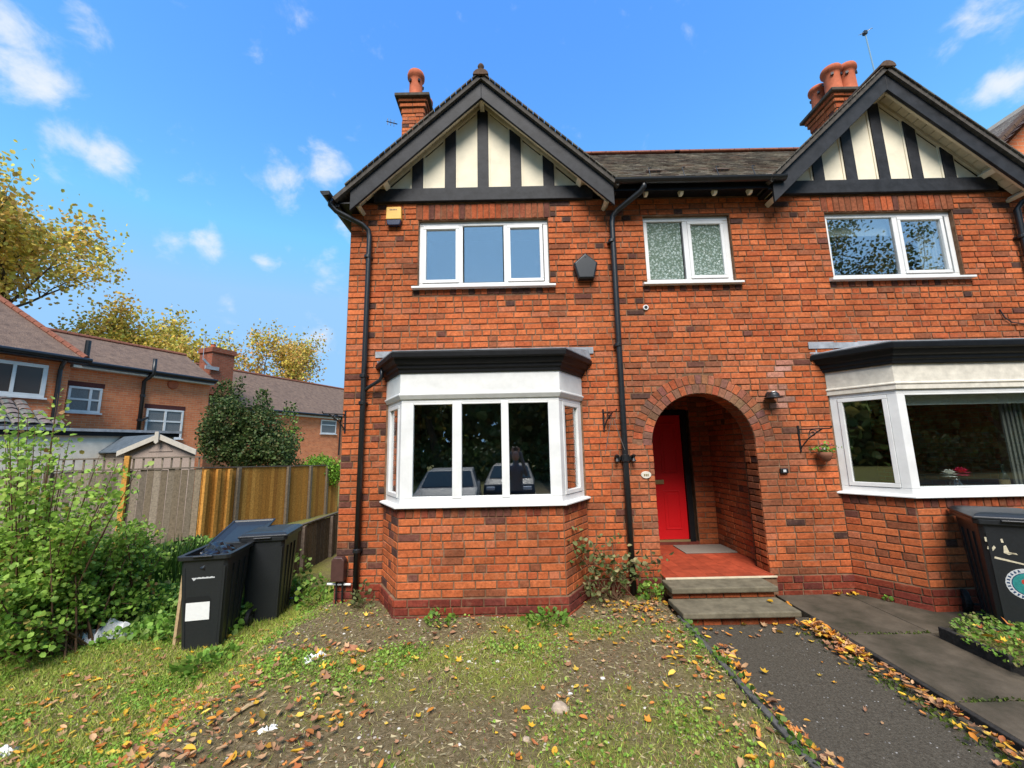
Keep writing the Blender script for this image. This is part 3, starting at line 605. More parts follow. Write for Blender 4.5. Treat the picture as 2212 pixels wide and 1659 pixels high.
def gable_roof(house, cx, yb, left_x, right_x):
    mb = MB()
    for s, ex in ((-1, left_x), (1, right_x)):
        d = abs(ex-cx); slope(mb, [(cx, ym, ZR), (ex, ym, ZR-SL*d), (ex, yb, ZR-SL*d), (cx, yb, ZR)], .055)
    mb.c = [(.085,.075,.066)]*len(mb.v); rf = mb.build('gable_roof', 'roof_tile', house)
    v = MB()                                                     # verge tiles seen edge-on along the bargeboards
    for s in (-1, 1):
        n = 24
        for i in range(n):
            d0 = .05+i*1.70/n; a = Vector((cx+s*d0, ym-.02, ZR-SL*d0+.004)); t = Vector((s, 0, -SL)).normalized()
            v.obox(a, t*.088, (0,.26,0), Vector((s*SL,0,1)).normalized()*.016 - t*.012, jit(random.choice(TILE), .22, .42))
    o = v.build('verge_tiles', 'roof_tile', rf); o['kind'] = 'stuff'
    n = int((yb-ym)/.3)
    for i in range(n):
        q = MB(); y0 = ym-.03+i*.3; pr = [(math.cos(t)*.13, math.sin(t)*.10) for t in np.linspace(math.pi*.98, .02*math.pi, 8)]
        q.prism([(cx+a*.8, y0, ZR-.045+b*.9) for a, b in pr] , (0,.29,0)); q.build('ridge_tile', 'cap_tile', rf)
    return rf
gable(HL, -.335); gable(HR, 5.10)
GRL = gable_roof(HL, -.335, 10.3, -2.24, 1.44); GRR = gable_roof(HR, 5.10, 7.3, 3.33, 6.95)
q = MB(); q.lathe([(.075,0),(.05,.03),(.03,.05),(.028,.09),(.04,.11),(.045,.135),(.03,.16),(.0,.172)], (-.335, ym+.05, ZR+.02), 10); q.build('finial', 'cap_tile', GRL, smooth=True)
# main roof between and behind the gables
MS = .92; zm0 = 5.075; ye = 4.79; yr = 7.52; zr = zm0+MS*(yr-ye)
def main_roof(house, x0, x1, tiles, poly, keep):
    mb = MB(); slope(mb, poly, .05); slope(mb, [(x0, yr, zr), (x1, yr, zr), (x1, 10.4, zr-2.6), (x0, 10.4, zr-2.6)], .05); mb.c = [(.16,.14,.115)]*len(mb.v); rf = mb.build('main_roof', 'roof_tile', house)
    t = MB(); tile_field(t, (tiles[0], ye-.02, zm0-.018), (1,0,0), (0,1,MS), int((tiles[1]-tiles[0])/.165), 37, keep=keep); o = t.build('roof_tiles', 'roof_tile', rf, fix=False); o['kind'] = 'stuff'
    x = tiles[0]
    while x < x1:
        q = MB(); pr = [(math.cos(a)*.13, math.sin(a)*.085) for a in np.linspace(math.pi, 0, 8)]; q.prism([(x, yr+a, zr-.03+b) for a, b in pr], (.29,0,0)); q.build('ridge_tile', 'ridge_tile', rf); x += .3
    return rf
yv = ye+(ZR-zm0)/MS; mz = lambda y: zm0+MS*(y-ye)
MRL = main_roof(HL, -.335, SPLIT+.02, (.2, SPLIT), [(1.375,ye,zm0),(SPLIT+.02,ye,zm0),(SPLIT+.02,yr,zr),(-.335,yr,zr),(-.335,yv,ZR)], lambda p: p.x < SPLIT and p.x > -.335+(ZR-mz(p.y))/SL-.05)
MRR = main_roof(HR, SPLIT+.02, 7.2, (SPLIT+.03, 6.9), [(SPLIT+.02,ye,zm0),(3.39,ye,zm0),(5.1,yv,ZR),(7.2,yv,ZR),(7.2,yr,zr),(SPLIT+.02,yr,zr)], lambda p: p.x < 5.1-(ZR-mz(p.y))/SL-.02 or p.y > yv)
for x in (2.06, 3.02):                                             # two vent tiles
    q = MB(); p = Vector((x, ye+.42, zm0+MS*.42+.02)); up = Vector((0,1,MS)).normalized(); nn = Vector((0,-MS,1)).normalized()
    q.obox(p-Vector((.1,0,0))+nn*.005, (.2,0,0), up*.07, nn*.035)
    v = q.build('vent_tile', 'roof_tile', MRL); v.data.color_attributes['tone'].data.foreach_set('color', [.12,.08,.06,1]*len(v.data.vertices))
    for k in range(3):
        q = MB(); q.obox(p+Vector((-.085+k*.06,-.004,0))+nn*.01, (.045,0,0), up*.02, nn*.02); q.build('vent_slot', 'black_metal', v)
for x in (1.84, 2.28, 2.72, 3.19):                                     # gutter straps standing on the roof
    q = MB(); q.tube([(x, ye-.06, zm0-.03), (x, ye-.02, zm0+.03), (x, ye+.03, zm0+.20)], .005, 6); q.tube([(x, ye+.03, zm0+.20), (x+.04, ye+.035, zm0+.205)], .006, 6); q.build('gutter_strap', 'black_metal', HL)
def gutter(house, a, b, r=.055):
    a, b = Vector(a), Vector(b); d = (b-a).normalized(); s = d.cross(Vector((0,0,1))); mb = MB(); pr = [(math.cos(t)*r, math.sin(t)*r) for t in np.linspace(math.pi, 2*math.pi, 9)] + [(math.cos(t)*(r-.006), math.sin(t)*(r-.006)) for t in np.linspace(2*math.pi, math.pi, 9)]
    mb.prism([a + s*x + Vector((0,0,z)) for x, z in pr], b-a); return mb.build('gutter', 'black_metal', house)
gutter(HL, (1.36, ye-.045, 5.06), (SPLIT-.01, ye-.045, 5.06)); gutter(HR, (SPLIT, ye-.045, 5.06), (3.55, ye-.045, 5.06))
q = MB(); q.box(1.3, SPLIT, ye+.02, ye+.045, 4.95, 5.05); q.build('fascia_board', 'black_paint', HL)
q = MB(); q.box(1.3, SPLIT, ye+.046, YW, 5.0, 5.02); q.build('soffit_board', 'black_paint', HL)
q = MB(); q.box(SPLIT+.001, 3.62, ye+.02, YW, 4.93, 5.05); q.build('fascia_board', 'black_paint', HR)
for x in (1.80, 2.26, 2.70, 3.16):
    q = MB(); q.prism([(x-.02, ye+.048, 4.995), (x-.02, ye+.048, 4.94), (x-.02, ye+.07, 4.915), (x-.02, ye+.12, 4.915), (x-.02, ye+.15, 4.995)], (.04,0,0)); q.build('rafter_foot', 'cream', HL, bevel=.004)
gutter(HL, (-2.30, 4.66, 4.93), (-2.30, 10.2, 4.93), .058); gutter(HR, (6.98, 4.70, 5.0), (6.98, 7.2, 5.0))
q = MB(); q.box(-2.23, -2.17, 4.80, 10.2, 4.80, 4.94); q.box(-2.2, -2.0, 4.80, 10.2, 4.84, 4.86); q.prism([(-2.36,4.655,4.93),(-2.24,4.655,4.93),(-2.24,4.655,4.88),(-2.30,4.655,4.87)], (0,.02,0)); q.build('fascia_board', 'black_paint', HL)
def collar(mb, x, y, z, r=.042, h=.05): mb.lathe([(r*.9,-h/2),(r*1.12,-h/2+.008),(r*1.12,h/2-.008),(r*.9,h/2)], (x,y,z), 12)
def downpipe(house, pts, collars, fancy=(), r=.034):
    mb = MB(); mb.tube(pts, r, 12); p = mb.build('downpipe', 'black_metal', house, smooth=True)
    x, y = pts[-1][0], pts[-1][1]
    for z in collars:
        q = MB(); collar(q, x, y, z); q.build('collar', 'black_metal', p); q = MB(); q.box(x-.05, x+.05, y+.03, YW-.004, z-.012, z+.012); q.build('pipe_clip', 'black_metal', p)
    for z in fancy:
        q = MB(); collar(q, x, y, z, .046, .09); q.box(x-.12, x+.12, y+.02, YW-.004, z-.02, z+.02)
        for s in (-1, 1): q.lathe([(.0,-.05),(.03,-.035),(.012,0),(.03,.035),(0,.05)], (x+s*.10, y-.005, z), 8)
        q.build('ear_collar', 'black_metal', p)
    return p
dp = downpipe(HL, [(-2.28,4.78,4.90),(-2.28,4.79,4.82),(-2.22,4.83,4.76),(-1.92,4.94,4.63),(-1.85,4.98,4.57),(-1.835,4.985,4.48),(-1.84,4.985,2.4),(-1.847,4.985,-.02)], (4.2, 2.62, 2.28, .55))
q = MB(); q.tube([(-1.60,4.93,2.70),(-1.60,4.93,2.60),(-1.63,4.94,2.55),(-1.78,4.975,2.47),(-1.835,4.985,2.42)], .022, 10); q.build('branch_pipe', 'black_metal', dp, smooth=True)
downpipe(HL, [(1.74,4.76,5.03),(1.74,4.76,4.97),(1.70,4.79,4.92),(1.44,4.95,4.77),(1.375,4.98,4.70),(1.362,4.985,4.6),(1.345,4.985,1.5),(1.345,4.985,-.03)], (4.35, 2.95), (1.55,), .037)
downpipe(HR, [(6.96,4.76,4.97),(6.95,4.78,4.88),(6.76,4.94,4.76),(6.72,4.98,4.68),(6.71,4.985,-.02)], (4.3, 2.6))
# ---- chimneys
def chimney(house, x0, x1, y0, y1, zb, zt, pots):
    mb = MB(); c = MB(); c.box(x0+.03, x1-.03, y0+.03, y1-.03, zb, zt-.02); ch = c.build('chimney', 'mortar', house)
    b = []
    n0 = len(BRICKS)
    lay('c', (x0+.03, y0+.03, 0), (1,0,0), (0,-1,0), x1-x0-.06, zb, zt-.36, house=house); lay('c', (x0+.03, y1-.03, 0), (0,-1,0), (-1,0,0), y1-y0-.06, zb, zt-.36, house=house, phase=1); lay('c', (x1-.03, y0+.03, 0), (0,1,0), (1,0,0), y1-y0-.06, zb, zt-.36, house=house, phase=1)
    for i, (d, h) in enumerate(((.0,.12),(.03,.075),(.0,.025),(.055,.075))):
        z = zt-.36+sum(q for _, q in ((.0,.12),(.03,.075),(.0,.025),(.055,.075))[:i])
        for (p, u, nn, L) in (((x0-d+.02, y0-d+.02), (1,0,0), (0,-1,0), x1-x0+2*d-.04), ((x0-d+.02, y1+d-.02), (0,-1,0), (-1,0,0), y1-y0+2*d-.04), ((x1+d-.02, y0-d+.02), (0,1,0), (1,0,0), y1-y0+2*d-.04)):
            k = max(2, round(L/.225))
            for q in range(k):
                cc = Vector((*p, z+h/2)) + Vector(u)*((q+.5)*L/k); put_brick('c', cc, u, nn, L/k-.01, h-.01, jit(random.choice([ORANGE, RED, ORANGE2]), .8,1.1), house=house)
        mb.box(x0-d+.02, x1+d-.02, y0-d+.02, y1+d-.02, z, z+h)
    mine = BRICKS[n0:]; del BRICKS[n0:]
    for bb in mine: s = brick_geo(bb); b.append(s)
    t = MB(); [t.add(*s) for s in b]; o = t.build('brickwork', 'brick', ch, fix=False); o['kind'] = 'stuff'
    mb.build('corbel_bed', 'mortar', ch)
    q = MB(); q.box(x0-.10, x1+.10, y0-.10, y1+.10, zt-.065, zt+.0); q.build('cap', 'stone_dark', ch, bevel=.01)
    for (px, py, h, r) in pots:
        q = MB(); q.lathe([(r*1.02,0),(r*1.0,.04),(r*.92,.06),(r*.86,h*.72),(r*.95,h*.80),(r*1.14,h*.84),(r*1.16,h*.93),(r*1.05,h),(r*.85,h),(r*.8,h*.8)], (px,py,zt), 18); pt = q.build('chimney_pot', 'terracotta', ch, smooth=True)
        for a in (-2.2, -.9, .6, 2.0):
            q = MB(); c0 = Vector((px+math.cos(a)*r*.88, py+math.sin(a)*r*.88, zt+h*.66)); rd = Vector((math.cos(a), math.sin(a), 0)); q.bar(c0, c0+rd*.03, .045, .05); q.build('pot_vent', 'black_metal', pt)
    return ch
chimney(HL, -2.08, -1.60, 7.05, 7.9, 4.6, 8.60, [(-1.84,7.27,.72,.15),(-1.72,7.66,.48,.13)])
chimney(HR, 6.47, 7.02, 7.08, 7.80, 6.4, 8.56, [(6.62,7.60,.55,.15),(6.62,7.22,.62,.16),(6.92,7.22,.66,.16)])
# ---- next roof along the terrace
HN = thing('terraced_house', 'next house of the terrace, its brown tiled roof slope cut by right edge', 'house', (0,0,0))
mb = MB(); slope(mb, [(6.95,6.85,5.05), (10.6,6.85,5.05+3.65*SL), (10.6,10.5,5.05+3.65*SL), (6.95,10.5,5.05)], .05); slope(mb, [(14.2,6.85,5.05), (10.6,6.85,5.05+3.65*SL), (10.6,10.5,5.05+3.65*SL), (14.2,10.5,5.05)], .05); r = mb.build('roof', 'roof_tile', HN)
t = MB(); tile_field(t, (7.0, 6.82, 5.08), (0,1,0), (1,0,SL), 14, 46, pal=[(.15,.10,.09),(.12,.085,.08),(.18,.12,.10)]); o = t.build('roof_tiles', 'roof_tile', r, fix=False); o['kind'] = 'stuff'
for i in range(16): q = MB(); a = Vector((7.0+i*.23, 6.80, 5.10+i*.23*SL)); q.obox(a, Vector((1,0,SL)).normalized()*.3, (0,.16,0), (-.03,0,.05)); q.build('ridge_tile', 'cap_tile', r)
q = MB(); q.box(7.52, 14, YW+2, YW+2.3, -.3, 5.0); q.prism([(7.2,YW+2,5.0),(14,YW+2,5.0),(10.6,YW+2,8.2)], (0,.2,0)); q.build('wall', 'far_brick', HN)

# ---- porch: floor, door, steps
q = MB(); q.box(AX-AR, AX+AR, 4.935, YW+.28, .0, .188); q.build('porch_floor_bed', 'mortar', HL)
PF = MB(); PF.box(1.50, PX1, YW+.28, PYB-.001, .10, .190); pf = PF.build('porch_floor', 'mortar', HL)
nx = 9; wx = (PX1-1.51)/nx; y = 4.93; j = 0
while y < PYB-.02:
    dy = .15
    for i in range(nx):
        x0 = 1.51+i*wx; x1 = x0+wx-.003
        if y < YW+.28: x0, x1 = max(x0, AX-AR+.002), min(x1, AX+AR-.002)
        if x1-x0 < .03: continue
        t = MB(); c = jit((.33,.055,.024), .85,1.1); t.box(x0, x1, y, min(y+dy-.003, PYB), .184, .2005+random.uniform(0,.001), c); t.build('floor_tile', 'quarry_tile', pf)
    y += dy
q = MB(); q.box(1.70, 2.968, 4.915, 4.932, .188, .204); q.build('nosing', 'cream_trim', pf)
D = MB(); dx0, dx1, dy, dz0, dz1 = 1.88, 2.66, PYB+.02, .275, 2.165
D.box(dx0, dx1, dy, dy+.045, dz0, dz1); door = D.build('door', 'red_door', HL, bevel=.004)
for (a, b, c, d) in ((1.97,2.22,1.25,2.04),(2.32,2.57,1.25,2.04),(1.97,2.22,.42,1.0),(2.32,2.57,.42,1.0)):
    q = MB(); t = .018; y0 = dy-.008
    q.box(a, b, y0, dy-.001, d-t, d); q.box(a, b, y0, dy-.001, c, c+t); q.box(a, a+t, y0+.0005, dy-.001, c+t, d-t); q.box(b-t, b, y0+.0005, dy-.001, c+t, d-t); q.box(a+t+.03, b-t-.03, y0+.003, dy-.001, c+t+.03, d-t-.03); q.build('panel_moulding', 'red_door', door, bevel=.003)
q = MB(); q.box(2.05, 2.33, dy-.02, dy-.001, 1.10, 1.165); q.box(2.08, 2.30, dy-.024, dy-.02, 1.115, 1.15); q.build('letterbox', 'brass', door, bevel=.003)
q = MB(); q.lathe([(.0,-.035),(.018,-.03),(.026,-.012),(.026,0)], (2.14, dy-.002, 1.80), 12, 'Y'); q.bar((2.105,dy-.012,1.83), (2.175,dy-.012,1.83), .012, .02); q.bar((2.14,dy-.012,1.86), (2.14,dy-.012,1.83), .02, .012, up=(0,1,0)); q.tube([(2.125,dy-.02,1.76),(2.12,dy-.022,1.72),(2.14,dy-.022,1.70),(2.16,dy-.022,1.72),(2.155,dy-.02,1.76)], .006, 6); q.build('knocker', 'chrome', door)
q = MB(); q.box(1.86, 2.68, dy-.03, dy+.03, .245, .272); q.build('threshold', 'brass', door)
q = MB(); q.box(1.50, 2.79, PYB-.02, PYB+.05, .2, .245, PL[1]); q.build('door_step', 'quarry_tile', HL).data.color_attributes['tone'].data.foreach_set('color', [.14,.03,.02,1]*8)
q = MB(); q.box(dx0-.085, dx0-.003, PYB-.025, PYB+.08, .246, 2.25); q.box(dx1+.003, dx1+.085, PYB-.025, PYB+.08, .246, 2.25); q.box(dx0-.003, dx1+.003, PYB-.024, PYB+.08, 2.17, 2.25); q.build('door_frame', 'black_paint', HL, bevel=.004)
q = MB(); q.box(1.4, 3.0, PYB+.12, PYB+.14, .1, 2.6); q.build('hall_wall', 'interior', HL)
ST = thing('front_steps', 'two stone steps on brick risers leading up to the arched porch', 'steps', (2.2, 4.6, -.07))
def up(o, p):
    o.parent = p; o.matrix_parent_inverse = Matrix.Translation(p.location).inverted(); return o
q = MB(); q.box(1.655, 2.79, 4.625, 4.932, .128, .187); up(q.build('slab', 'stone_step', None, bevel=.012), ST)
q = MB(); q.box(1.63, 2.79, 4.295, 4.70, .005, .062); up(q.build('slab', 'stone_step', None, bevel=.012), ST)
for (y, z0, z1, n, xa) in ((4.675, .062, .127, 6, 1.675), (4.36, -.1, .004, 6, 1.66)):
    q = MB(); q.box(xa, 2.77, y+.012, y+.2, z0, z1); up(q.build('riser_bed', 'mortar', None), ST)
    w = (2.77-xa)/n
    for i in range(n):
        q = MB(); q.add(*brick_geo((0,0,Vector((xa+(i+.5)*w, y+.012, (z0+z1)/2)), Vector((1,0,0)), Vector((0,-1,0)), w-.012, z1-z0-.012, jit(random.choice([RED, ORANGE, RED]), .6,1), .012))); up(q.build('brick', 'brick', None, fix=False), ST)
# cable and vent on the wall
q = MB(); q.tube([(6.27,YW-.02,3.33),(6.30,YW-.03,3.22),(6.38,YW-.03,3.15),(6.62,YW-.02,3.12),(6.9,YW-.02,3.13)], .007, 6); q.build('cable', 'black_metal', HR)
q = MB(); q.lathe([(.034,-.022),(.036,-.012),(.036,.02)], (1.742, YW-.004, 3.451), 14, 'Y'); v = q.build('overflow_pipe', 'upvc', HL, smooth=False)
q = MB(); q.lathe([(.022,-.0235),(.022,-.0225)], (1.742, YW-.004, 3.451), 14, 'Y'); q.build('pipe_bore', 'black_metal', v)
# ================================================================== GROUND
def sm(a, b, x):
    t = np.clip((np.asarray(x, float)-a)/(b-a), 0, 1); return t*t*(3-2*t)
def gz(x, y):
    x = np.asarray(x, float); y = np.asarray(y, float)
    z = -.04*np.clip(4.6-y, 0, 7) - .32*sm(-1.95, -3.0, x)*sm(-1, 2.5, y) - .12*sm(6, 14, y)*sm(-2, -5, x)
    z = z - .14*sm(1.60, 1.68, x)*(1-sm(20, 30, np.abs(x))) + .012*(vnoise(x, y, 2.2)-.5)*2 + .014*(vnoise(x+9, y+5, 6.)-.5)
    return z
def grid_sheet(name, xs, ys, material, zf):
    X, Y = np.meshgrid(xs, ys); Z = zf(X, Y); V = np.c_[X.ravel(), Y.ravel(), Z.ravel()]; nx, ny = len(xs), len(ys)
    i = np.arange((ny-1)*nx).reshape(ny-1, nx)[:, :-1].ravel(); Fc = np.c_[i, i+1, i+nx+1, i+nx]
    return np_mesh(name, V, Fc, np.ones((len(V),3)), material, smooth=True)
# soil / moss / worn grass
def ground_mat():
    m = bpy.data.materials.new('ground_soil'); m.use_nodes = True; n = m.node_tree.nodes; l = m.node_tree.links; b = n['Principled BSDF']; b.inputs['Roughness'].default_value = .95; b.inputs['Specular IOR Level'].default_value = .12
    g = n.new('ShaderNodeNewGeometry')
    def nz(s, d, r=.6):
        q = n.new('ShaderNodeTexNoise'); q.inputs['Scale'].default_value = s; q.inputs['Detail'].default_value = d; q.inputs['Roughness'].default_value = r; l.new(g.outputs['Position'], q.inputs['Vector']); return q.outputs['Fac']
    def ramp(f, st):
        r = n.new('ShaderNodeValToRGB'); e = r.color_ramp.elements
        while len(e) < len(st): e.new(.5)
        for q, (p, c) in zip(e, st): q.position = p; q.color = (*c, 1)
        l.new(f, r.inputs[0]); return r.outputs[0]
    soil = ramp(nz(34, 9, .7), [(.28,(.05,.034,.02)),(.45,(.125,.088,.052)),(.6,(.20,.147,.09)),(.75,(.36,.285,.19))])
    moss = ramp(nz(48, 8, .7), [(.28,(.05,.055,.012)),(.45,(.13,.13,.03)),(.6,(.215,.20,.055)),(.76,(.36,.31,.12))])
    sel = ramp(nz(2.1, 5), [(.34,(0,0,0)),(.56,(1,1,1))])
    at = n.new('ShaderNodeAttribute'); at.attribute_name = 'tone'; ml = n.new('ShaderNodeMix'); ml.data_type = 'RGBA'; ml.blend_type = 'MULTIPLY'; ml.inputs[0].default_value = .55; l.new(at.outputs['Color'], ml.inputs[6]); l.new(sel, ml.inputs[7])
    mm = n.new('ShaderNodeMix'); mm.data_type = 'RGBA'; l.new(ml.outputs[2], mm.inputs[0]); l.new(soil, mm.inputs[6]); l.new(moss, mm.inputs[7]); l.new(mm.outputs[2], b.inputs['Base Color'])
    bu = n.new('ShaderNodeBump'); bu.inputs['Strength'].default_value = .9; bu.inputs['Distance'].default_value = .02; l.new(nz(60, 8, .7), bu.inputs['Height']); l.new(bu.outputs[0], b.inputs['Normal']); MATS['ground_soil'] = m
ground_mat()
fine = np.arange(-6.5, 8.01, .06); xs = np.r_[-600, -200, -80, -40, -25, -16, -11, -8.5, fine, 10, 14, 20, 30, 60, 200, 600]
ys = np.r_[-600, -200, -60, -25, -12, -6, -3, -1, np.arange(0, 7.5, .06), np.arange(7.6, 22, .5), 26, 32, 45, 80, 200, 700]
G = grid_sheet('ground', xs, ys, 'ground_soil', gz); tag(G, kind='structure')
# asphalt path, concrete path, kerbs
pz = lambda x, y: -.072-.036*np.clip(4.4-np.asarray(y), 0, 9) + .006*(vnoise(x, y, 1.7)-.5)
A = grid_sheet('path', np.linspace(1.64, 2.98, 16), np.linspace(-3, 4.50, 60), 'asphalt', pz); tag(A, kind='structure')
cz = lambda y: -.035-.030*np.clip(4.5-np.asarray(y), 0, 9)
slabs = []
ygr = [5.03, 4.05, 3.10, 2.2, 1.3, .4, -.5, -1.6]
root = None
for i in range(len(ygr)-1):
    for (xa, xb) in (((2.99, 3.79), (3.79, 7.3)) if i == 0 else ((2.99, 3.79),)):
        q = MB(); y0, y1 = ygr[i+1]+.006, ygr[i]-.006; z0, z1 = float(cz(y0)), float(cz(y1))
        if i == 0 and xa < 3: xa2 = 2.99
        q.add([(xa+.004,y0,z0),(xb-.004,y0,z0),(xb-.004,y1,z1),(xa+.004,y1,z1),(xa+.004,y0,z0-.3),(xb-.004,y0,z0-.3),(xb-.004,y1,z1-.3),(xa+.004,y1,z1-.3)], [(0,1,2,3),(4,7,6,5),(0,4,5,1),(1,5,6,2),(2,6,7,3),(3,7,4,0)])
        o = q.build('path' if root is None else 'paving_slab', 'concrete', root, bevel=.006)
        if root is None: root = tag(o, kind='structure')
y = 4.42
k0 = None
for i in range(7):                                            # left kerb of the path, short edging stones
    y1 = y-.90; q = MB(); a = float(gz(1.58, y)); b = float(gz(1.58, y1))
    q.add([(1.612,y1+.01,b+.012),(1.66,y1+.01,b+.010),(1.66,y,a+.012),(1.612,y,a+.014),(1.612,y1+.01,b-.2),(1.66,y1+.01,b-.2),(1.66,y,a-.2),(1.612,y,a-.2)], [(0,1,2,3),(4,7,6,5),(0,4,5,1),(1,5,6,2),(2,6,7,3),(3,7,4,0)])
    o = q.build('kerb' if k0 is None else 'edging_stone', 'kerb', k0, bevel=.008)
    if k0 is None: k0 = tag(o, kind='structure')
    y = y1
k1 = None; y = 4.42
for i in range(7):                                            # dark kerb between the two paths
    y1 = y-.95; q = MB(); a = float(cz(y)); b = float(cz(y1)); w = .035
    q.add([(2.945,y1+.008,b+.004),(2.985,y1+.008,b+.004),(2.985,y,a+.004),(2.945,y,a+.004),(2.945,y1+.008,b-.25),(2.985,y1+.008,b-.25),(2.985,y,a-.25),(2.945,y,a-.25)], [(0,1,2,3),(4,7,6,5),(0,4,5,1),(1,5,6,2),(2,6,7,3),(3,7,4,0)])
    o = q.build('kerb' if k1 is None else 'edging_stone', 'dark_timber', k1, bevel=.006)
    if k1 is None: k1 = tag(o, kind='structure')
    y = y1
# raised bed on the right
BED = thing('raised_bed', 'low weedy bed edged with black boards, at right beside the concrete path', 'flower bed', (3.8, 3.9, -.05))
q = MB(); q.box(3.76, 3.80, 3.42, 3.95, -.12, .045); up(q.build('edging_board', 'dark_timber', None, bevel=.006), BED)
q = MB(); q.box(3.80, 6.2, 3.915, 3.95, -.12, .035); up(q.build('edging_board', 'dark_timber', None, bevel=.006), BED)
q = MB(); q.obox((3.762,3.42,-.12), (.95,-.62,0), (.02,.03,0), (0,0,.12)); up(q.build('edging_board', 'dark_timber', None, bevel=.006), BED)
q = MB(); q.prism([(3.79,3.92,-.1),(3.79,3.42,-.1),(4.8,2.8,-.1),(6.2,2.8,-.1),(6.2,3.92,-.1)], (0,0,.11)); up(q.build('soil', MATS['ground_soil'], None), BED)
# ================================================================== NEIGHBOURS BEHIND (local x along the row, y away, z up)
NB = math.radians(69)
def far_house(name, label): return thing(name, label, 'house', (-14., 14.5, 0), NB)
def fwin(parent, x0, x1, z0, z1, y, mull=(), trans=(), glass='far_net', fr=.07, lint=True, sill='upvc'):
    q = MB(); q.box(x0, x1, y-.05, y+.02, z1-fr, z1); q.box(x0, x1, y-.049, y+.02, z0, z0+fr); q.box(x0, x0+fr, y-.048, y+.02, z0+fr, z1-fr); q.box(x1-fr, x1, y-.048, y+.02, z0+fr, z1-fr)
    w = q.build('window', 'upvc', parent, bevel=.006)
    xe = [x0+fr] + [m for m in mull] + [x1-fr]; ze = [z0+fr] + list(trans) + [z1-fr]
    for m in mull: q = MB(); q.box(m-.035, m+.035, y-.052, y+.02, z0+fr, z1-fr); q.build('mullion', 'upvc', w)
    for t in trans: q = MB(); q.box(x0+fr, x1-fr, y-.047, y+.02, t-.03, t+.03); q.build('transom', 'upvc', w)
    for i in range(len(xe)-1):
        for j in range(len(ze)-1): q = MB(); q.box(xe[i], xe[i+1], y-.02, y-.012, ze[j], ze[j+1]); q.build('pane', glass if not callable(glass) else glass(i,j), w)
    q = MB(); q.box(x0-.05, x1+.05, y-.09, y+.02, z0-.05, z0-.002); q.build('sill', sill, w)
    if lint: q = MB(); q.box(x0-.06, x1+.06, y-.012, y+.02, z1+.003, z1+.17); q.build('lintel', 'lintel_brick', w)
    return w
# -- B: long rear wing
B = far_house('rear_house', 'orange brick rear wing with two white windows and black soil pipe, behind the shed')
q = MB(); q.box(-1.55, 2.92, 0, 4, -1.5, 4.72); q.build('wall', 'far_brick', B)
q = MB(); slope(q, [(-1.9,-.28,4.78),(3.02,-.28,4.78),(3.02,2.0,6.16),(-1.9,2.0,6.16)], .06); slope(q, [(-1.9,4.3,4.78),(3.02,4.3,4.78),(3.02,2.0,6.16),(-1.9,2.0,6.16)], .06); rB = q.build('roof', 'far_roof', B)
for i in range(16): q = MB(); q.tube([(-1.85+i*.305,2.0,6.17),(-1.56+i*.305,2.0,6.17)], .085, 8); q.build('ridge_tile', 'ridge_tile', rB)
q = MB(); q.tube([(-1.3,-.33,4.80),(3.0,-.33,4.80)], .065, 8); q.box(-1.3, 3.0, -.27, -.24, 4.68, 4.82); q.build('gutter', 'black_metal', B)
q = MB(); q.box(-1.5, 2.95, -.23, 0, 4.62, 4.70); q.build('soffit_board', 'old_white', B)
fwin(B, -1.46, -.60, 3.17, 4.02, 0, (-.90,), (3.60,), 'far_net'); fwin(B, .74, 2.0, 2.35, 3.46, 0, (1.37,), (3.0,), 'far_net')
q = MB(); q.tube([(.52,-.12,1.0),(.52,-.12,4.45),(.60,-.25,4.60),(.66,-.36,4.72),(.66,-.36,5.30)], .065, 10); p = q.build('soil_pipe', 'black_metal', B, smooth=True)
for z in (3.9, 3.0): q = MB(); collar(q, .52, -.12, z, .075, .10); q.build('collar', 'black_metal', p)
q = MB(); q.tube([(.52,-.12,2.95),(.75,-.14,3.10),(.80,-.02,3.12)], .04, 8); q.build('branch_pipe', 'black_metal', p)
q = MB(); q.tube([(-1.25,-.3,4.9),(-1.25,-.3,5.55)], .075, 10); q.build('vent_pipe', 'black_metal', B)
q = MB(); q.lathe([(.17,-.06),(.19,-.04),(.19,0)], (1.52, -.0, 4.47), 16, 'Y'); q.build('plaque', 'terracotta', B)
q = MB(); q.box(3.9, 4.95, 1.6, 2.5, 4.5, 6.62); ch = q.build('chimney', 'far_brick_dark', B); q = MB(); q.box(3.84, 5.01, 1.54, 2.56, 6.50, 6.72); q.build('cap', 'far_brick_dark', ch)
for (a, h, c) in ((4.15,.22,'terracotta'),(4.42,.12,'terracotta'),(4.75,.08,'alarm_yellow')): q = MB(); q.lathe([(.12,0),(.10,h*.8),(.13,h)], (a,2.0,6.72), 10); q.build('chimney_pot', c, ch)
q = MB(); q.box(3.6, 4.2, 1.50, 1.59, 5.62, 5.78); q.bar((3.5,1.55,6.05), (3.95,1.55,5.65), .03, .10); q.build('flashing', 'lead', ch)
AE = thing('tv_aerial', 'thin grey television aerial mast beside the far brick chimney', 'aerial', (-14., 14.5, 0), NB)
q = MB(); q.tube([(3.75,2.0,6.1),(3.75,2.0,7.35)], .02, 6); q.build('mast', 'chrome', AE); q = MB(); q.tube([(3.55,2.0,7.33),(3.95,2.0,7.33)], .015, 6); q.build('crossbar', 'chrome', AE)
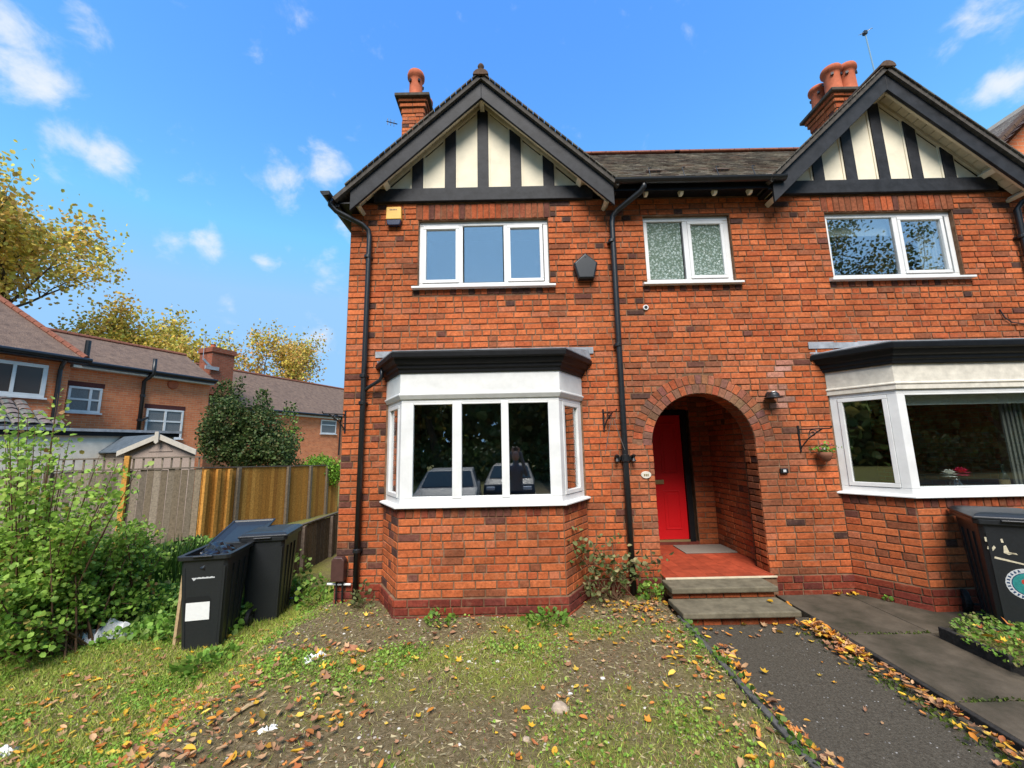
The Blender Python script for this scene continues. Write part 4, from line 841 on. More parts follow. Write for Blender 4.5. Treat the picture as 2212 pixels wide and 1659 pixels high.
# -- C: farther row
Cc = far_house('rear_house', 'farther long brick house with low grey-brown roof, behind the dark green shrubs')
q = MB(); q.box(2.9, 18, 2.0, 8, -1.5, 3.98); q.build('wall', 'far_brick', Cc)
q = MB(); slope(q, [(2.95,1.75,4.0),(18.2,1.75,4.0),(18.2,5.0,6.46),(2.95,5.0,6.46)], .06); slope(q, [(2.95,8.2,4.0),(18.2,8.2,4.0),(18.2,5.0,6.46),(2.95,5.0,6.46)], .06); rC = q.build('roof', 'far_roof', Cc)
for i in range(40): q = MB(); q.tube([(5.2+i*.31,5.0,6.47),(5.49+i*.31,5.0,6.47)], .085, 8); q.build('ridge_tile', 'ridge_tile', rC)
q = MB(); q.tube([(4.6,1.70,3.98),(18,1.70,3.98)], .06, 8); q.build('gutter', 'black_metal', Cc)
q = MB(); q.box(4.6, 18, 1.80, 2.0, 3.80, 3.90); q.build('soffit_board', 'old_white', Cc)
fwin(Cc, 10.9, 12.15, 2.85, 3.72, 2.0, (), (3.4,), 'far_net', lint=False)
q = MB(); q.tube([(12.4,1.75,4.0),(12.4,1.85,3.7),(12.4,1.9,1.5)], .05, 8); q.build('downpipe', 'black_metal', Cc)
# -- A: hipped house at the left edge
Ah = far_house('rear_house', 'brick house with hipped brown roof and white casement window, cut by left edge')
q = MB(); q.box(-8.0, -1.95, -1.2, 3, -1.5, 4.62); q.build('wall', 'far_brick', Ah)
q = MB(); q.add([(-8.2,-1.5,4.68),(-1.66,-1.5,4.68),(-2.75,2.05,6.98),(-8.2,2.05,6.98),(-1.66,1.6,5.6),(-1.66,5.0,4.68)], [(0,1,2,3),(1,5,2)]); r = q.build('roof', 'far_roof', Ah); s_ = r.modifiers.new('t', 'SOLIDIFY'); s_.thickness = .07
a, b = Vector((-1.70,-1.42,4.74)), Vector((-2.75,2.05,7.02))
for i in range(13): q = MB(); q.tube([a+(b-a)*(i/13), a+(b-a)*((i+.93)/13)], .09, 8); q.build('hip_tile', 'ridge_tile', r)
q = MB(); q.tube([(-8.2,-1.56,4.66),(-1.62,-1.56,4.66)], .07, 8); q.box(-8.2, -1.66, -1.5, -1.2, 4.55, 4.62); q.build('gutter', 'black_metal', Ah)
fwin(Ah, -4.4, -2.42, 3.43, 4.40, -1.2, (-3.75, -3.08), (), 'far_brownglass', fr=.10, lint=False)
q = MB(); q.tube([(-2.18,-1.5,4.6),(-2.18,-1.35,4.45),(-2.18,-1.28,4.3),(-2.18,-1.28,1.6)], .055, 10); q.tube([(-2.18,-1.28,2.55),(-1.8,-1.28,2.6)], .04, 8); q.build('downpipe', 'black_metal', Ah)
# -- flat-roofed extension with tiled lean-to
EX = far_house('garden_extension', 'low cream flat-roofed extension with pantiled lean-to, behind the old fence')
q = MB(); q.box(-7, .3, -2.6, -1.25, -1.5, 2.42); q.build('wall', 'render_cream', EX)
q = MB(); q.box(-7.1, .45, -2.75, -1.2, 2.42, 2.50); q.build('roof_deck', 'lead', EX); q = MB(); q.box(-7.1, .4, -2.7, -2.62, 2.30, 2.418); q.build('fascia_board', 'black_paint', EX)
mb = MB(); slope(mb, [(-6,-2.3,2.56),(-2.35,-2.3,2.56),(-3.2,-1.22,3.35),(-6,-1.22,3.35)], .04, (.16,.15,.14)); lr = mb.build('lean_to_roof', 'roof_tile', EX)
mb = MB()
for j in range(6):
    for i in range(14):
        x = -5.9+i*.26; y = -2.32+j*.19
        if x > -2.5-j*.13: continue
        for k in range(4):
            a0, a1 = math.pi*k/4, math.pi*(k+1)/4; mb.add([(x+.13-.12*math.cos(a0),y,2.60+j*.139+.05*math.sin(a0)),(x+.13-.12*math.cos(a1),y,2.60+j*.139+.05*math.sin(a1)),(x+.13-.12*math.cos(a1),y+.22,2.72+j*.139+.05*math.sin(a1)),(x+.13-.12*math.cos(a0),y+.22,2.72+j*.139+.05*math.sin(a0))], [(0,1,2,3)], (.17*random.uniform(.8,1.2),.155,.145))
o = mb.build('pantiles', 'roof_tile', lr, fix=False); o['kind'] = 'stuff'
# -- garden shed
def ray_at(u, v, Y):
    d = F_ + R_*((u-1106)/880) + U_*((829.5-v)/880); return Vector((0,0,CAMZ)) + d*(Y/d.y)
sa = ray_at(345, 938, 11.5); sl = ray_at(258, 970, 11.5); sr = ray_at(428, 972, 11.5)
SH = thing('garden_shed', 'small garden shed with blue-grey felt roof and pale bargeboards, behind fence', 'shed', (sa.x, 11.5, -.5))
def W(o): return up(o, SH)
hw = (sr.x-sl.x)/2; rise = sa.z-sr.z; bk = Vector((-2.9, 1.5, 0))
q = MB(); q.prism([(sa.x-hw+.12,11.6,-.5),(sa.x+hw-.12,11.6,-.5),(sa.x+hw-.12,11.6,sr.z-.06),(sa.x,11.6,sa.z-.1),(sa.x-hw+.12,11.6,sr.z-.06)], bk); W(q.build('wall', 'shed_wall', None))
for s in (-1, 1):
    q = MB(); e = Vector((sa.x+s*hw, 11.48, sr.z)); a = Vector((sa.x, 11.48, sa.z)); q.prism([a, e, e+bk*1.05, a+bk*1.05], (0,0,-.03)); W(q.build('felt_roof', 'felt', None))
    q = MB(); q.prism([a+Vector((0,-.03,.01)), e+Vector((0,-.03,.01)), e+Vector((0,-.03,-.13)), a+Vector((0,-.03,-.13))], (0,.028,0)); W(q.build('bargeboard', 'shed_white', None))
q = MB(); q.prism([(sa.x-.05,11.40,sa.z+.07),(sa.x+.05,11.40,sa.z+.07),(sa.x+.06,11.40,sa.z-.22),(sa.x,11.40,sa.z-.27),(sa.x-.06,11.40,sa.z-.22)], (0,.03,0)); W(q.build('finial_board', 'shed_white', None))
q = MB(); q.prism([(sa.x-.34,11.58,sr.z-.02),(sa.x+.34,11.58,sr.z-.02),(sa.x+.1,11.58,sa.z-.17),(sa.x-.1,11.58,sa.z-.17)], (0,.02,0)); W(q.build('gable_panel', 'shed_wall', None))

# ================================================================== FENCES
GREY = [(.20,.165,.125),(.165,.135,.10),(.23,.19,.145),(.14,.115,.09),(.19,.15,.105)]
ORW = [(.48,.22,.045),(.44,.19,.036),(.52,.25,.055),(.40,.17,.035)]
f0, f1 = Vector((-11.6, 9.0, 0)), Vector((-7.62, 10.15, 0)); fd = (f1-f0).normalized(); fn = Vector((fd.y, -fd.x, 0)); zt, zb = 1.36, -.5
OF = thing('wooden_fence', 'weathered grey board fence with trellis top and orange post, left of bins', 'fence', tuple(f0))
L = (f1-f0).length; n = 30
for i in range(n):
    p = f0 + fd*(i*L/n); q = MB(); c = jit(random.choice(GREY), .75,1.2); h = random.uniform(-.02,.015)
    q.obox(p + fn*random.uniform(0,.012) + Vector((0,0,zb)), fd*(L/n-.010), fn*.018 + fd*.004, (random.uniform(-.01,.01),0,zt-zb+h), c); up(q.build('board', 'timber_grey', None), OF)
for z in (zt+.01, zt+.27): q = MB(); q.obox(f0 + fn*.02 + Vector((0,0,z)), fd*L, fn*.03, (0,0,.035), GREY[3]); up(q.build('rail', 'timber_grey', None), OF)
k = 22
for i in range(k): p = f0 + fd*((i+.5)*L/k); q = MB(); q.obox(p + fn*.005 + Vector((0,0,zt)), fd*.035, fn*.015, (0,0,.30), GREY[i % 5]); up(q.build('trellis_slat', 'timber_grey', None), OF)
for t in (.02, .29, .63): p = f0 + fd*(L*t); q = MB(); q.obox(p + fn*.035 + Vector((0,0,zb)), fd*.10, fn*.09, (0,0,zt-zb+.34), ORW[2] if t > .5 else GREY[1]); up(q.build('post', 'timber_grey', None, bevel=.006), OF)
o0, o1 = Vector((-7.62, 10.15, 0)), Vector((-6.5, 15.4, 0)); od = (o1-o0).normalized(); on = Vector((od.y, -od.x, 0)); L = (o1-o0).length
NF = thing('wooden_fence', 'newer orange stained panel fence with concrete posts, behind the bins', 'fence', tuple(o0))
n = 40
zf = lambda s: 1.36-.16*s/L
for i in range(n):
    s = i*L/n; p = o0 + od*s; q = MB(); c = jit(random.choice(ORW), .75,1.15); q.obox(p + Vector((0,0,-.65)), od*(L/n+.01), on*.016 + od*.003, (0,0,zf(s)+.65), c); up(q.build('board', 'timber_grey', None), NF)
q = MB(); q.bar(o0 + Vector((0,0,zf(0)+.02)) - on*.0, o1 + Vector((0,0,zf(L)+.02)), .08, .03, c=GREY[3]); up(q.build('rail', 'timber_grey', None), NF)
for s, c, w in ((.02,ORW[2],.09), (.34,ORW[0],.10), (.68,ORW[2],.09)): p = o0 + od*s; q = MB(); q.obox(p + on*.02 + Vector((0,0,-.65)), od*w, on*.08, (0,0,zf(s)+.62), c); up(q.build('post', 'timber_grey', None, bevel=.005), NF)
for s in (.95, 2.75, 3.75, 4.6): p = o0 + od*s; q = MB(); q.obox(p + on*.02 + Vector((0,0,-.65)), od*.10, on*.08, (0,0,zf(s)+.65), (.17,.13,.09)); up(q.build('concrete_post', 'timber_grey', None, bevel=.006), NF)
# low boundary boards beside the house
LF = thing('low_fence', 'low dark brown board edging running back between the bins and house corner', 'fence', (-3.7, 6.3, -.3))
for i in range(22):
    q = MB(); y = 6.2+i*.15; x = -3.72+.02*i*.15; q.box(x, x+.03, y, y+.142, -.5, .43+random.uniform(-.01,.01), jit(random.choice(GREY), .5,.8)); up(q.build('board', 'timber_grey', None), LF)
for i in range(4): y = 6.25+i*1.05; q = MB(); q.box(-3.69+.02*i, -3.63+.02*i, y, y+.06, -.5, .44, (.13,.10,.08)); up(q.build('post', 'timber_grey', None), LF)
q = MB(); q.bar((-3.70,6.15,.455), (-3.65,9.6,.455), .06, .03, c=(.10,.085,.065)); up(q.build('rail', 'timber_grey', None, bevel=.005), LF)
# ================================================================== TREES AND SHRUBS
def branch_tree(name, label, base, h, spread, seed, pal, nleaf, leaf=.22, trunk_r=.25, levels=4, crown_lo=.3, cat='tree', group=None, barkm='bark', first=.35, sparse=1., aim=None):
    rnd = random.Random(seed); rng = np.random.default_rng(seed); T = thing(name, label, cat, base, 0, group); wood = MB(); tips = []; base = Vector((0,0,0))
    def grow(p, d, L, r, lev):
        n = 4 if lev == 0 else 3; pts = [p]; rs = [r]; dd = d.copy(); q = p.copy()
        for i in range(n):
            dd = (dd + Vector((rnd.gauss(0,.14), rnd.gauss(0,.14), rnd.gauss(0.03,.08)))).normalized(); q = q + dd*L/n; pts.append(q.copy()); rs.append(max(.006, r*(1-.5*(i+1)/n)))
        wood.tube(pts, rs, 8 if lev < 2 else 5, caps=False)
        if lev >= levels-2:
            for i in range(1, n+1): tips.append((pts[i], lev))
        if lev < levels:
            k = rnd.randint(3, 5) if lev == 0 else rnd.randint(2, 4)
            for i in range(k):
                t = rnd.uniform(first, 1) if lev == 0 else rnd.uniform(.35, 1); seg = min(n-1, int(t*n)); s = pts[seg].lerp(pts[seg+1], t*n-seg)
                a = rnd.uniform(0, 2*math.pi); side = Vector((math.cos(a), math.sin(a), 0)); nd = (dd*(.75) + side*spread*rnd.uniform(.6,1.2) + Vector((0,0,.25))).normalized()
                grow(s, nd, L*rnd.uniform(.5,.72), rs[seg]*.62, lev+1)
            grow(pts[-1], (dd+Vector((rnd.gauss(0,.2), rnd.gauss(0,.2), .1))).normalized(), L*.6, rs[-1]*.9, lev+1)
    grow(base, Vector((0,0,1)), h*.5, trunk_r, 0)
    zs = max(t[0].z for t in tips); k = h/zs; wood.v = [(x*k, y*k, z*k) for x, y, z in wood.v]
    tr = wood.build('trunk', barkm, T, smooth=True)
    tp = np.array([tuple(t[0]*k) for t in tips]); tp = tp[tp[:,2] > h*crown_lo]
    keep = rng.random(len(tp)) < sparse; tp = tp[keep]
    ids = rng.integers(0, len(tp), nleaf); P = tp[ids] + rng.normal(0, leaf*1.9, (nleaf,3)); cl = pick(pal, len(tp), .1, rng)[ids]*(1+rng.normal(0,.2,(nleaf,1)))
    V, Fc, Cc_ = scatter(LEAF6, P, rng.uniform(.6,1.2,nleaf)*leaf, np.clip(cl,.003,1), rng=rng)
    np_mesh('crown', V, Fc, Cc_, 'leaf', T); return T
AUT = [(.66,.50,.09),(.60,.44,.08),(.52,.45,.08),(.68,.42,.10),(.44,.42,.08),(.58,.36,.10)]
AUTG = [(.52,.44,.07),(.42,.40,.06),(.34,.35,.05),(.60,.45,.07)]
branch_tree('plane_tree', 'tall autumn tree with bare dark limbs and sparse yellow leaves at left edge', (-31.0, 27, -.5), 22.0, 1.0, 11, AUT, 21000, .28, .46, 5, .28, sparse=.8)
branch_tree('plane_tree', 'yellow-green autumn tree just right of the tallest one, behind grey-brown roofs', (-31.6, 34, -.5), 15.2, .9, 21, AUT+AUTG*2, 12000, .27, .3, 4, .45)
branch_tree('plane_tree', 'rounded golden tree right of two others, above the rear wing ridge', (-29.6, 36, -.5), 14.8, .85, 33, AUT, 10500, .26, .28, 4, .42)
branch_tree('plane_tree', 'golden leafed tree standing right of the far chimney', (-21.3, 34.5, -.5), 13.0, .8, 45, AUT+[(.66,.36,.10)], 8000, .23, .26, 4, .42, sparse=.85)
def shrub(name, label, base, blobs, n, leaf, pal, tmpl=LEAF6, mat_='leaf', cat='shrub', up_bias=.3, seed=1, stems=5, group=None):
    rng = np.random.default_rng(seed); T = thing(name, label, cat, base, 0, group); Ps = []; tot = sum(b[3]*b[4]*b[5] for b in blobs)
    for (x,y,z,rx,ry,rz) in blobs:
        k = max(20, int(n*rx*ry*rz/tot)); d = rng.normal(size=(k,3)); d /= np.linalg.norm(d, axis=1, keepdims=True); r = rng.uniform(.35, 1.08, (k,1))**.6
        lump = .78+.44*vnoise(d[:,0]*3+x*7+50, d[:,1]*3+d[:,2]*4+50, 1.3)[:,None]; Ps.append(np.array([x,y,z]) + d*r*lump*np.array([rx,ry,rz]))
    P = np.concatenate(Ps); P = P[P[:,2] > 0.0]; c = pick(pal, len(P), .22, rng); V, Fc, Cl = scatter(tmpl, P, rng.uniform(.55,1.25,len(P))*leaf, c, up_bias=up_bias, rng=rng)
    np_mesh('foliage', V, Fc, Cl, mat_, T); w = MB()
    for b in blobs[:8]:
        for i in range(max(1, stems//len(blobs)+1)):
            e = Vector((b[0]+rng.normal(0,b[3]*.4), b[1]+rng.normal(0,b[4]*.4), b[2]+b[5]*.4)); w.tube([(b[0]*.4, b[1]*.4, 0), e*.5+Vector((rng.normal(0,.05),0,.05)), e], [.02*max(.5,b[5]), .012, .004], 5)
    w.build('stem', 'twig', T, smooth=True); return T
DKG = [(.035,.07,.02),(.05,.09,.025),(.07,.115,.03),(.095,.135,.04),(.13,.13,.045)]
LTG = [(.12,.23,.022),(.09,.19,.02),(.16,.28,.03),(.19,.27,.045)]
MIDG = [(.14,.28,.04),(.19,.35,.05),(.11,.23,.035),(.22,.38,.06),(.26,.38,.09)]
gp = lambda u, v, Y: ray_at(u, v, Y)
b0 = gp(530, 1000, 14.5)
bl = []
for (u, v, ru, rv) in ((475,960,45,45),(530,965,55,50),(590,970,45,40),(500,905,45,45),(560,920,40,40),(485,860,22,45),(505,840,12,35),(560,870,18,35),(447,935,25,35),(615,985,25,25)):
    p = gp(u, v, 14.5); s = 14.5/880; bl.append((p.x-b0.x, random.uniform(-.3,.3), p.z+.4, ru*s, ru*s*.9, rv*s))
shrub('evergreen_shrub', 'large dark evergreen shrub with pointed tops, above the orange fence', (b0.x, 14.5, -.4), bl, 17000, .095, DKG+[(.09,.13,.035)], mat_='leaf', seed=4, stems=12)
p = gp(625, 900, 16); shrub('sapling', 'thin sapling with sparse leaves rising beside the dark evergreen shrub', (p.x, 16, -.5), [(0,0,3.3,.35,.35,.9),(.1,0,2.4,.25,.25,.5),(-.3,0,2.0,.3,.3,.4),(.3,0,2.9,.3,.3,.35)], 650, .10, MIDG+DKG, seed=9, stems=6)
p = gp(692, 990, 15); shrub('bright_shrub', 'bright lime-green shrub above the fence beside the house corner', (p.x, 15, -.6), [(0,0,1.75,.62,.5,.45),(-.35,.1,1.5,.4,.4,.4),(.45,0,1.5,.4,.4,.4)], 3800, .075, [(.16,.33,.02),(.12,.27,.02),(.21,.36,.035),(.10,.2,.02)], seed=10)
p = gp(630, 990, 15.5); shrub('pale_shrub', 'faded yellow-green shrub between the dark evergreen and lime-green shrubs', (p.x, 15.5, -.6), [(0,0,1.6,.55,.5,.55),(.3,0,1.4,.4,.4,.4)], 1800, .075, [(.14,.15,.035),(.18,.19,.045),(.10,.12,.03)], seed=12)
# --- elder bush in the left foreground, with long arching shoots
EB = thing('elder_bush', 'big leafy green bush filling the left foreground beside the bins', 'bush', (-5.05, 4.85, -.38)); rng = np.random.default_rng(77); P = []; S = []; D = []; wood = MB()
def shoot(a, b, sag, nl, size, r=.012):
    a, b = Vector(a), Vector(b); pts = []
    for i in range(9):
        t = i/8; p = a.lerp(b, t) + Vector((0,0,sag*math.sin(math.pi*t))); pts.append(p)
    wood.tube(pts, [r*(1-.8*i/8) for i in range(9)], 5, caps=False)
    for i in range(nl):
        t = rng.uniform(.25, 1.0)**.8; k = min(7, int(t*8)); p = pts[k].lerp(pts[k+1], t*8-k); dr = Vector((rng.normal(), rng.normal(), rng.normal(.25,.5))).normalized()
        for m in range(rng.integers(1,4)):
            q = p + dr*rng.uniform(.02,.11) + Vector(rng.normal(0,.03,3)); P.append(tuple(q)); S.append(size*rng.uniform(.4,1.4)); D.append(tuple(dr + Vector(rng.normal(0,.5,3))))
for i in range(300):
    a = (rng.uniform(-.9,.5), rng.uniform(-.4,.6), 0); th = rng.uniform(0, 2*math.pi); rr = rng.uniform(.3,1.25); hh = rng.uniform(.25,1.25)*(1.25-.35*rr)
    x = a[0]+math.cos(th)*rr*1.0; y = a[1]+math.sin(th)*rr*.75
    lim = .35+.35*(hh < .35)
    if x > lim: x = lim-rng.uniform(0,.5)
    shoot(a, (x, y, hh), rng.uniform(.05,.25), 56, .047)
for (u, v, Y) in ((300,1012,4.4),(255,1000,4.6),(125,850,4.6),(120,900,4.5),(215,985,4.7),(130,980,4.4),(40,880,4.5),(20,940,4.3),(60,1000,4.3),(230,1080,4.5),(170,1040,4.2),(90,960,4.9),(30,1040,4.2),(10,900,4.8),(190,1110,4.3),(15,930,4.5),(45,950,4.6),(75,930,4.5),(100,1000,4.5),(140,1020,4.6),(60,900,4.7),(150,950,4.8),(20,990,4.4),(110,1050,4.5),(5,1010,4.5),(80,1060,4.4),(190,1060,4.6),(240,1050,4.6)):
    e = gp(u, v, Y) - Vector((-5.05,4.85,-.38)); shoot((e.x*.35-.25, e.y*.3, .2), e, .12, 60 if v > 1030 else 44, .048, .012)
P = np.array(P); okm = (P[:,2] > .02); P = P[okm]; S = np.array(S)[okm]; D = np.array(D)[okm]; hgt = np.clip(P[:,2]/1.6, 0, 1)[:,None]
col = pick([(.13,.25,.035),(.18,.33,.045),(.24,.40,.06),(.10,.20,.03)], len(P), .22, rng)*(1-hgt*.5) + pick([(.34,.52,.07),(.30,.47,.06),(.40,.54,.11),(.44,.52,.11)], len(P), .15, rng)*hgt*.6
dead = rng.random(len(P)) < .045; col[dead] = pick([(.38,.30,.06),(.30,.16,.05),(.42,.36,.10)], int(dead.sum()), .2, rng)
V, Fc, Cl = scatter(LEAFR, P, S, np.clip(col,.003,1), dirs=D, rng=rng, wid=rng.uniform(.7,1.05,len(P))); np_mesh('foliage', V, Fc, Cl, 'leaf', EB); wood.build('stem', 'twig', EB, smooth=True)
# --- low ground ivy between bush and bins
def carpet(name, label, n, xr, yr, size, pal, tmpl, hmax, seed, cat=None, mat_='leaf', kind='stuff', keep=None, up_bias=.2):
    rng = np.random.default_rng(seed); x = rng.uniform(*xr, n); y = rng.uniform(*yr, n); m = keep(x, y) if keep else np.ones(n, bool)
    if keep: m = rng.random(n) < m
    x, y = x[m], y[m]; P = np.c_[x, y, gz(x, y) + rng.uniform(.005, 1, len(x))**1.5*hmax*(.35+1.3*vnoise(x, y, 3.))]
    c = pick(pal, len(P), .2, rng); V, Fc, Cl = scatter(tmpl, P, rng.uniform(.5,1.3,len(P))*size, c, up_bias=up_bias, rng=rng); o = np_mesh(name, V, Fc, Cl, mat_); return tag(o, label, cat, kind=kind)
carpet('rough_weeds', 'rough green weeds growing behind the bins along the fences', 8000, (-7.4,-3.8), (6.2,10), .08, DKG+MIDG, LEAFR, .2, 15, 'weeds')
carpet('ground_cover', 'low leafy green ground cover between the bush and the bins', 15000, (-5.3,-3.15), (4.7,6.6), .055, MIDG, LEAFR, .17, 5, 'ground cover', keep=lambda x, y: np.clip((y-4.7)*1.6+.15,0,1)*(np.abs(x+4.1)<1.3))
# --- dark ornamental grass by the fence
TG = thing('grass_clump', 'tuft of long dark green grass in front of the grey fence', 'grass', (-5.6, 6.9, -.4)); rng = np.random.default_rng(8); n = 1300
a = rng.normal(0,.5,n); bb = rng.normal(0,.25,n); P = np.c_[a, bb, np.zeros(n)]; D = np.c_[a*.9+rng.normal(0,.35,n), bb+rng.normal(0,.35,n), np.ones(n)*1.1]; V, Fc, Cl = scatter((np.array([(-.5,0,0),(.5,0,0),(.35,.6,.05),(0,1,.0),(-.35,.6,.05)]), np.array([(0,1,2,3),(0,3,4,4)])[:1]), P, rng.uniform(.35,.8,n), pick([(.03,.075,.012),(.05,.11,.016),(.04,.09,.012)], n, .2, rng), dirs=D, rng=rng, wid=np.full(n,.028)); np_mesh('blades', V, Fc, Cl, 'grass', TG)
# --- scrambling rose by the bay
RP = thing('rambling_plant', 'straggly pale-leaved plant leaning on the wall between bay and drainpipe', 'plant', (1.1, 4.75, 0)); rng = np.random.default_rng(31); P = []; S = []; D = []; wood = MB()
base = Vector((1.1,4.75,0))
for (u, v, Y) in ((1205,1160,4.62),(1240,1150,4.6),(1225,1180,4.5),(1275,1165,4.75),(1300,1195,4.8),(1330,1160,4.9),(1350,1200,4.85),(1385,1200,4.8),(1290,1235,4.8),(1330,1245,4.8),(1260,1255,4.7),(1440,1195,4.85),(1437,1215,4.85),(1345,1230,4.8),(1250,1280,4.65),(1300,1280,4.7)):
    e = gp(u, v, Y)-base; shoot((rng.normal(0,.08), .1, 0), e, .06, 13, .055, .006)
P = np.array(P); S = np.array(S); D = np.array(D); V, Fc, Cl = scatter(LEAF6, P, S, pick([(.12,.15,.05),(.17,.19,.07),(.22,.23,.10),(.09,.13,.035),(.30,.27,.13)], len(P), .2, rng), dirs=D, rng=rng); np_mesh('foliage', V, Fc, Cl, 'leaf', RP); wood.build('stem', 'twig', RP, smooth=True)
def weed(name, label, x, y, r, h, n, pal, seed, size=.045, group=None, z=None):
    rng = np.random.default_rng(seed); z = float(gz(x,y)) if z is None else z; T = thing(name, label, 'weed', (x,y,z), 0, group); a = rng.uniform(0,2*np.pi,n); d = rng.uniform(0,1,n)**.7*r; P = np.c_[np.cos(a)*d, np.sin(a)*d, rng.uniform(.01,1,n)*h*(1-.6*d/r)]; D = np.c_[np.cos(a), np.sin(a), rng.uniform(.1,1,n)]
    V, Fc, Cl = scatter(LEAFR, P, rng.uniform(.6,1.3,n)*size, pick(pal,n,.2,rng), dirs=D, rng=rng); np_mesh('foliage', V, Fc, Cl, 'leaf', T); w = MB()
    for i in range(5): w.tube([(0,0,0), tuple(P[rng.integers(0,n)])], [.004,.002], 4)
    w.build('stem', 'twig', T); return T
BG = [(.14,.27,.035),(.18,.33,.045),(.11,.22,.03),(.22,.32,.06)]
weed('weed_plant', 'bright green weed at the foot of the middle drainpipe', 1.50, 4.85, .13, .28, 90, BG, 51)
weed('weed_plant', 'bushy green weed at the house corner beside the brown cover', -2.42, 5.25, .22, .42, 200, BG+[(.2,.27,.04)], 52, .05)
weed('weed_plant', 'pale weed beside the left drainpipe foot', -1.70, 4.80, .12, .36, 60, [(.14,.17,.06),(.19,.21,.09)], 53)
weed('weed_plant', 'light green creeper growing against the low board edging', -3.5, 6.6, .35, .75, 130, [(.15,.24,.05),(.19,.27,.06),(.11,.18,.03)], 54, .06)
weed('weed_plant', 'low green weed at the front of the bay plinth', .30, 4.36, .22, .13, 150, BG, 55)
weed('weed_plant', 'green sprouts along the bay plinth towards its left corner', -.75, 4.40, .16, .13, 70, BG, 56, .04)
weed('weed_plant', 'green weed growing around the base of the nearest bin', -2.95, 4.28, .30, .17, 220, BG, 57, .05)
weed('weed_plant', 'tiny weed rooted in the joint beside right bay plinth', 4.05, 4.76, .05, .06, 20, BG, 58, .03, z=-.03)
o = weed('bed_weeds', 'tangle of low green weeds filling the raised bed', 4.45, 3.45, .75, .12, 3200, BG+[(.17,.2,.05),(.24,.22,.08)], 59, .026, z=.01)
# ================================================================== LAWN, LITTER
rng = np.random.default_rng(100)
def green_w(x, y):            # where grass grows: left side and patches; bare soil elsewhere
    n = vnoise(x+3, y+7, 1.3)*.6 + vnoise(x+1, y, 3.4)*.4
    left = sm(-1.2, -3.0, x); w = np.clip((n-.40)*3.2, 0, 1)*.75 + left*.55
    bare = np.exp(-(((x+1.9)/.75)**2+((y-4.3)/.5)**2)) + np.exp(-(((x+1.35)/.8)**2+((y-2.7)/.35)**2)) + .8*np.exp(-(((x+.9)/.6)**2+((y-4.15)/.25)**2))
    band = np.exp(-(((y-3.75)/.28)**2))*((x<.2)&(x>-2.8))*.9 + .6*np.exp(-(((x-.9)/.5)**2+((y-2.6)/.6)**2)) + .7*np.exp(-(((x-.6)/.6)**2+((y-4.2)/.2)**2))
    return np.clip(w + band - bare*.9, .06, 1)
free = lambda x, y: ~((y > 4.46) & (x > -1.62+.3*(y < 4.8)) & (x < .92-.25*(y < 4.8))) & ~((y > 4.98) & (x > -2.16)) & (x < 1.60)
n = 260000; x = rng.uniform(-5.6, 1.6, n); y = 1.9 + 4.6*rng.uniform(0,1,n)**1.25; m = rng.random(n) < green_w(x, y); m &= free(x, y); x, y = x[m], y[m]
short = .35+.65*sm(-1.5,-3.2,x)
P = np.c_[x, y, gz(x,y)-.004]; hh = rng.uniform(.018,.05,len(x))*(.7+.9*short); D = np.c_[rng.normal(0,.75,len(x)), rng.normal(0,.75,len(x)), np.ones(len(x))]
BL = (np.array([(-.5,0,0),(.5,0,0),(.0,1,.0)]), np.array([(0,1,2)]))
col = pick([(.29,.37,.055),(.36,.43,.07),(.24,.32,.05),(.42,.42,.10),(.46,.41,.15),(.30,.42,.055)], len(x), .25, rng)
V, Fc, Cl = scatter(BL, P, hh, col, dirs=D, rng=rng, wid=np.full(len(x), .12)); o = np_mesh('lawn_grass', V, Fc, Cl, 'grass'); tag(o, 'short patchy grass of the front lawn', 'grass', kind='stuff')
co = np.empty(len(G.data.vertices)*3, np.float32); G.data.vertices.foreach_get('co', co); co = co.reshape(-1,3); gw = np.clip(green_w(co[:,0], co[:,1])*1.1 + .12, 0, 1)
G.data.color_attributes['tone'].data.foreach_set('color', np.repeat(gw, 4).astype(np.float32))
# clover and dandelion leaves in greener drifts
n = 110000; x = rng.uniform(-5.4, 1.58, n); y = rng.uniform(2.0, 5.3, n); w = green_w(x, y)*np.clip((vnoise(x+31, y+17, 2.3)-.42)*4, .03, 1)*(.35+.8*sm(-.6,-2.6,x)+.7*np.exp(-((y-3.9)/.25)**2)); m = rng.random(n) < w
m &= free(x, y); x, y = x[m], y[m]; P = np.c_[x, y, gz(x,y)+rng.uniform(.004,.035,len(x))]
D = np.c_[rng.normal(0,1,len(x)), rng.normal(0,1,len(x)), rng.uniform(.0,.7,len(x))]
V, Fc, Cl = scatter(LEAF6, P, rng.uniform(.010,.030,len(x)), pick([(.20,.35,.045),(.25,.41,.055),(.16,.29,.04),(.30,.42,.075)], len(x), .22, rng), dirs=D, rng=rng); o = np_mesh('clover', V, Fc, Cl, 'leaf'); tag(o, 'small green clover and dandelion leaves among the grass', 'weeds', kind='stuff')
# dry straw and moss flecks
n = 26000; x = rng.uniform(-5.2,1.6,n); y = rng.uniform(1.95,5.0,n); m = free(x, y); x, y = x[m], y[m]; P = np.c_[x, y, gz(x,y)+.006]
V, Fc, Cl = scatter(BL, P, rng.uniform(.012,.05,len(x)), pick([(.32,.25,.14),(.22,.16,.09),(.42,.36,.22),(.30,.16,.08),(.36,.30,.16)], len(x), .2, rng), dirs=flat_dirs(len(x), rng, .15), rng=rng, wid=rng.uniform(.08,.4,len(x))); o = np_mesh('straw', V, Fc, Cl, 'dry_leaf'); tag(o, 'dry straw and stalk flecks scattered over the soil', 'straw', kind='stuff')
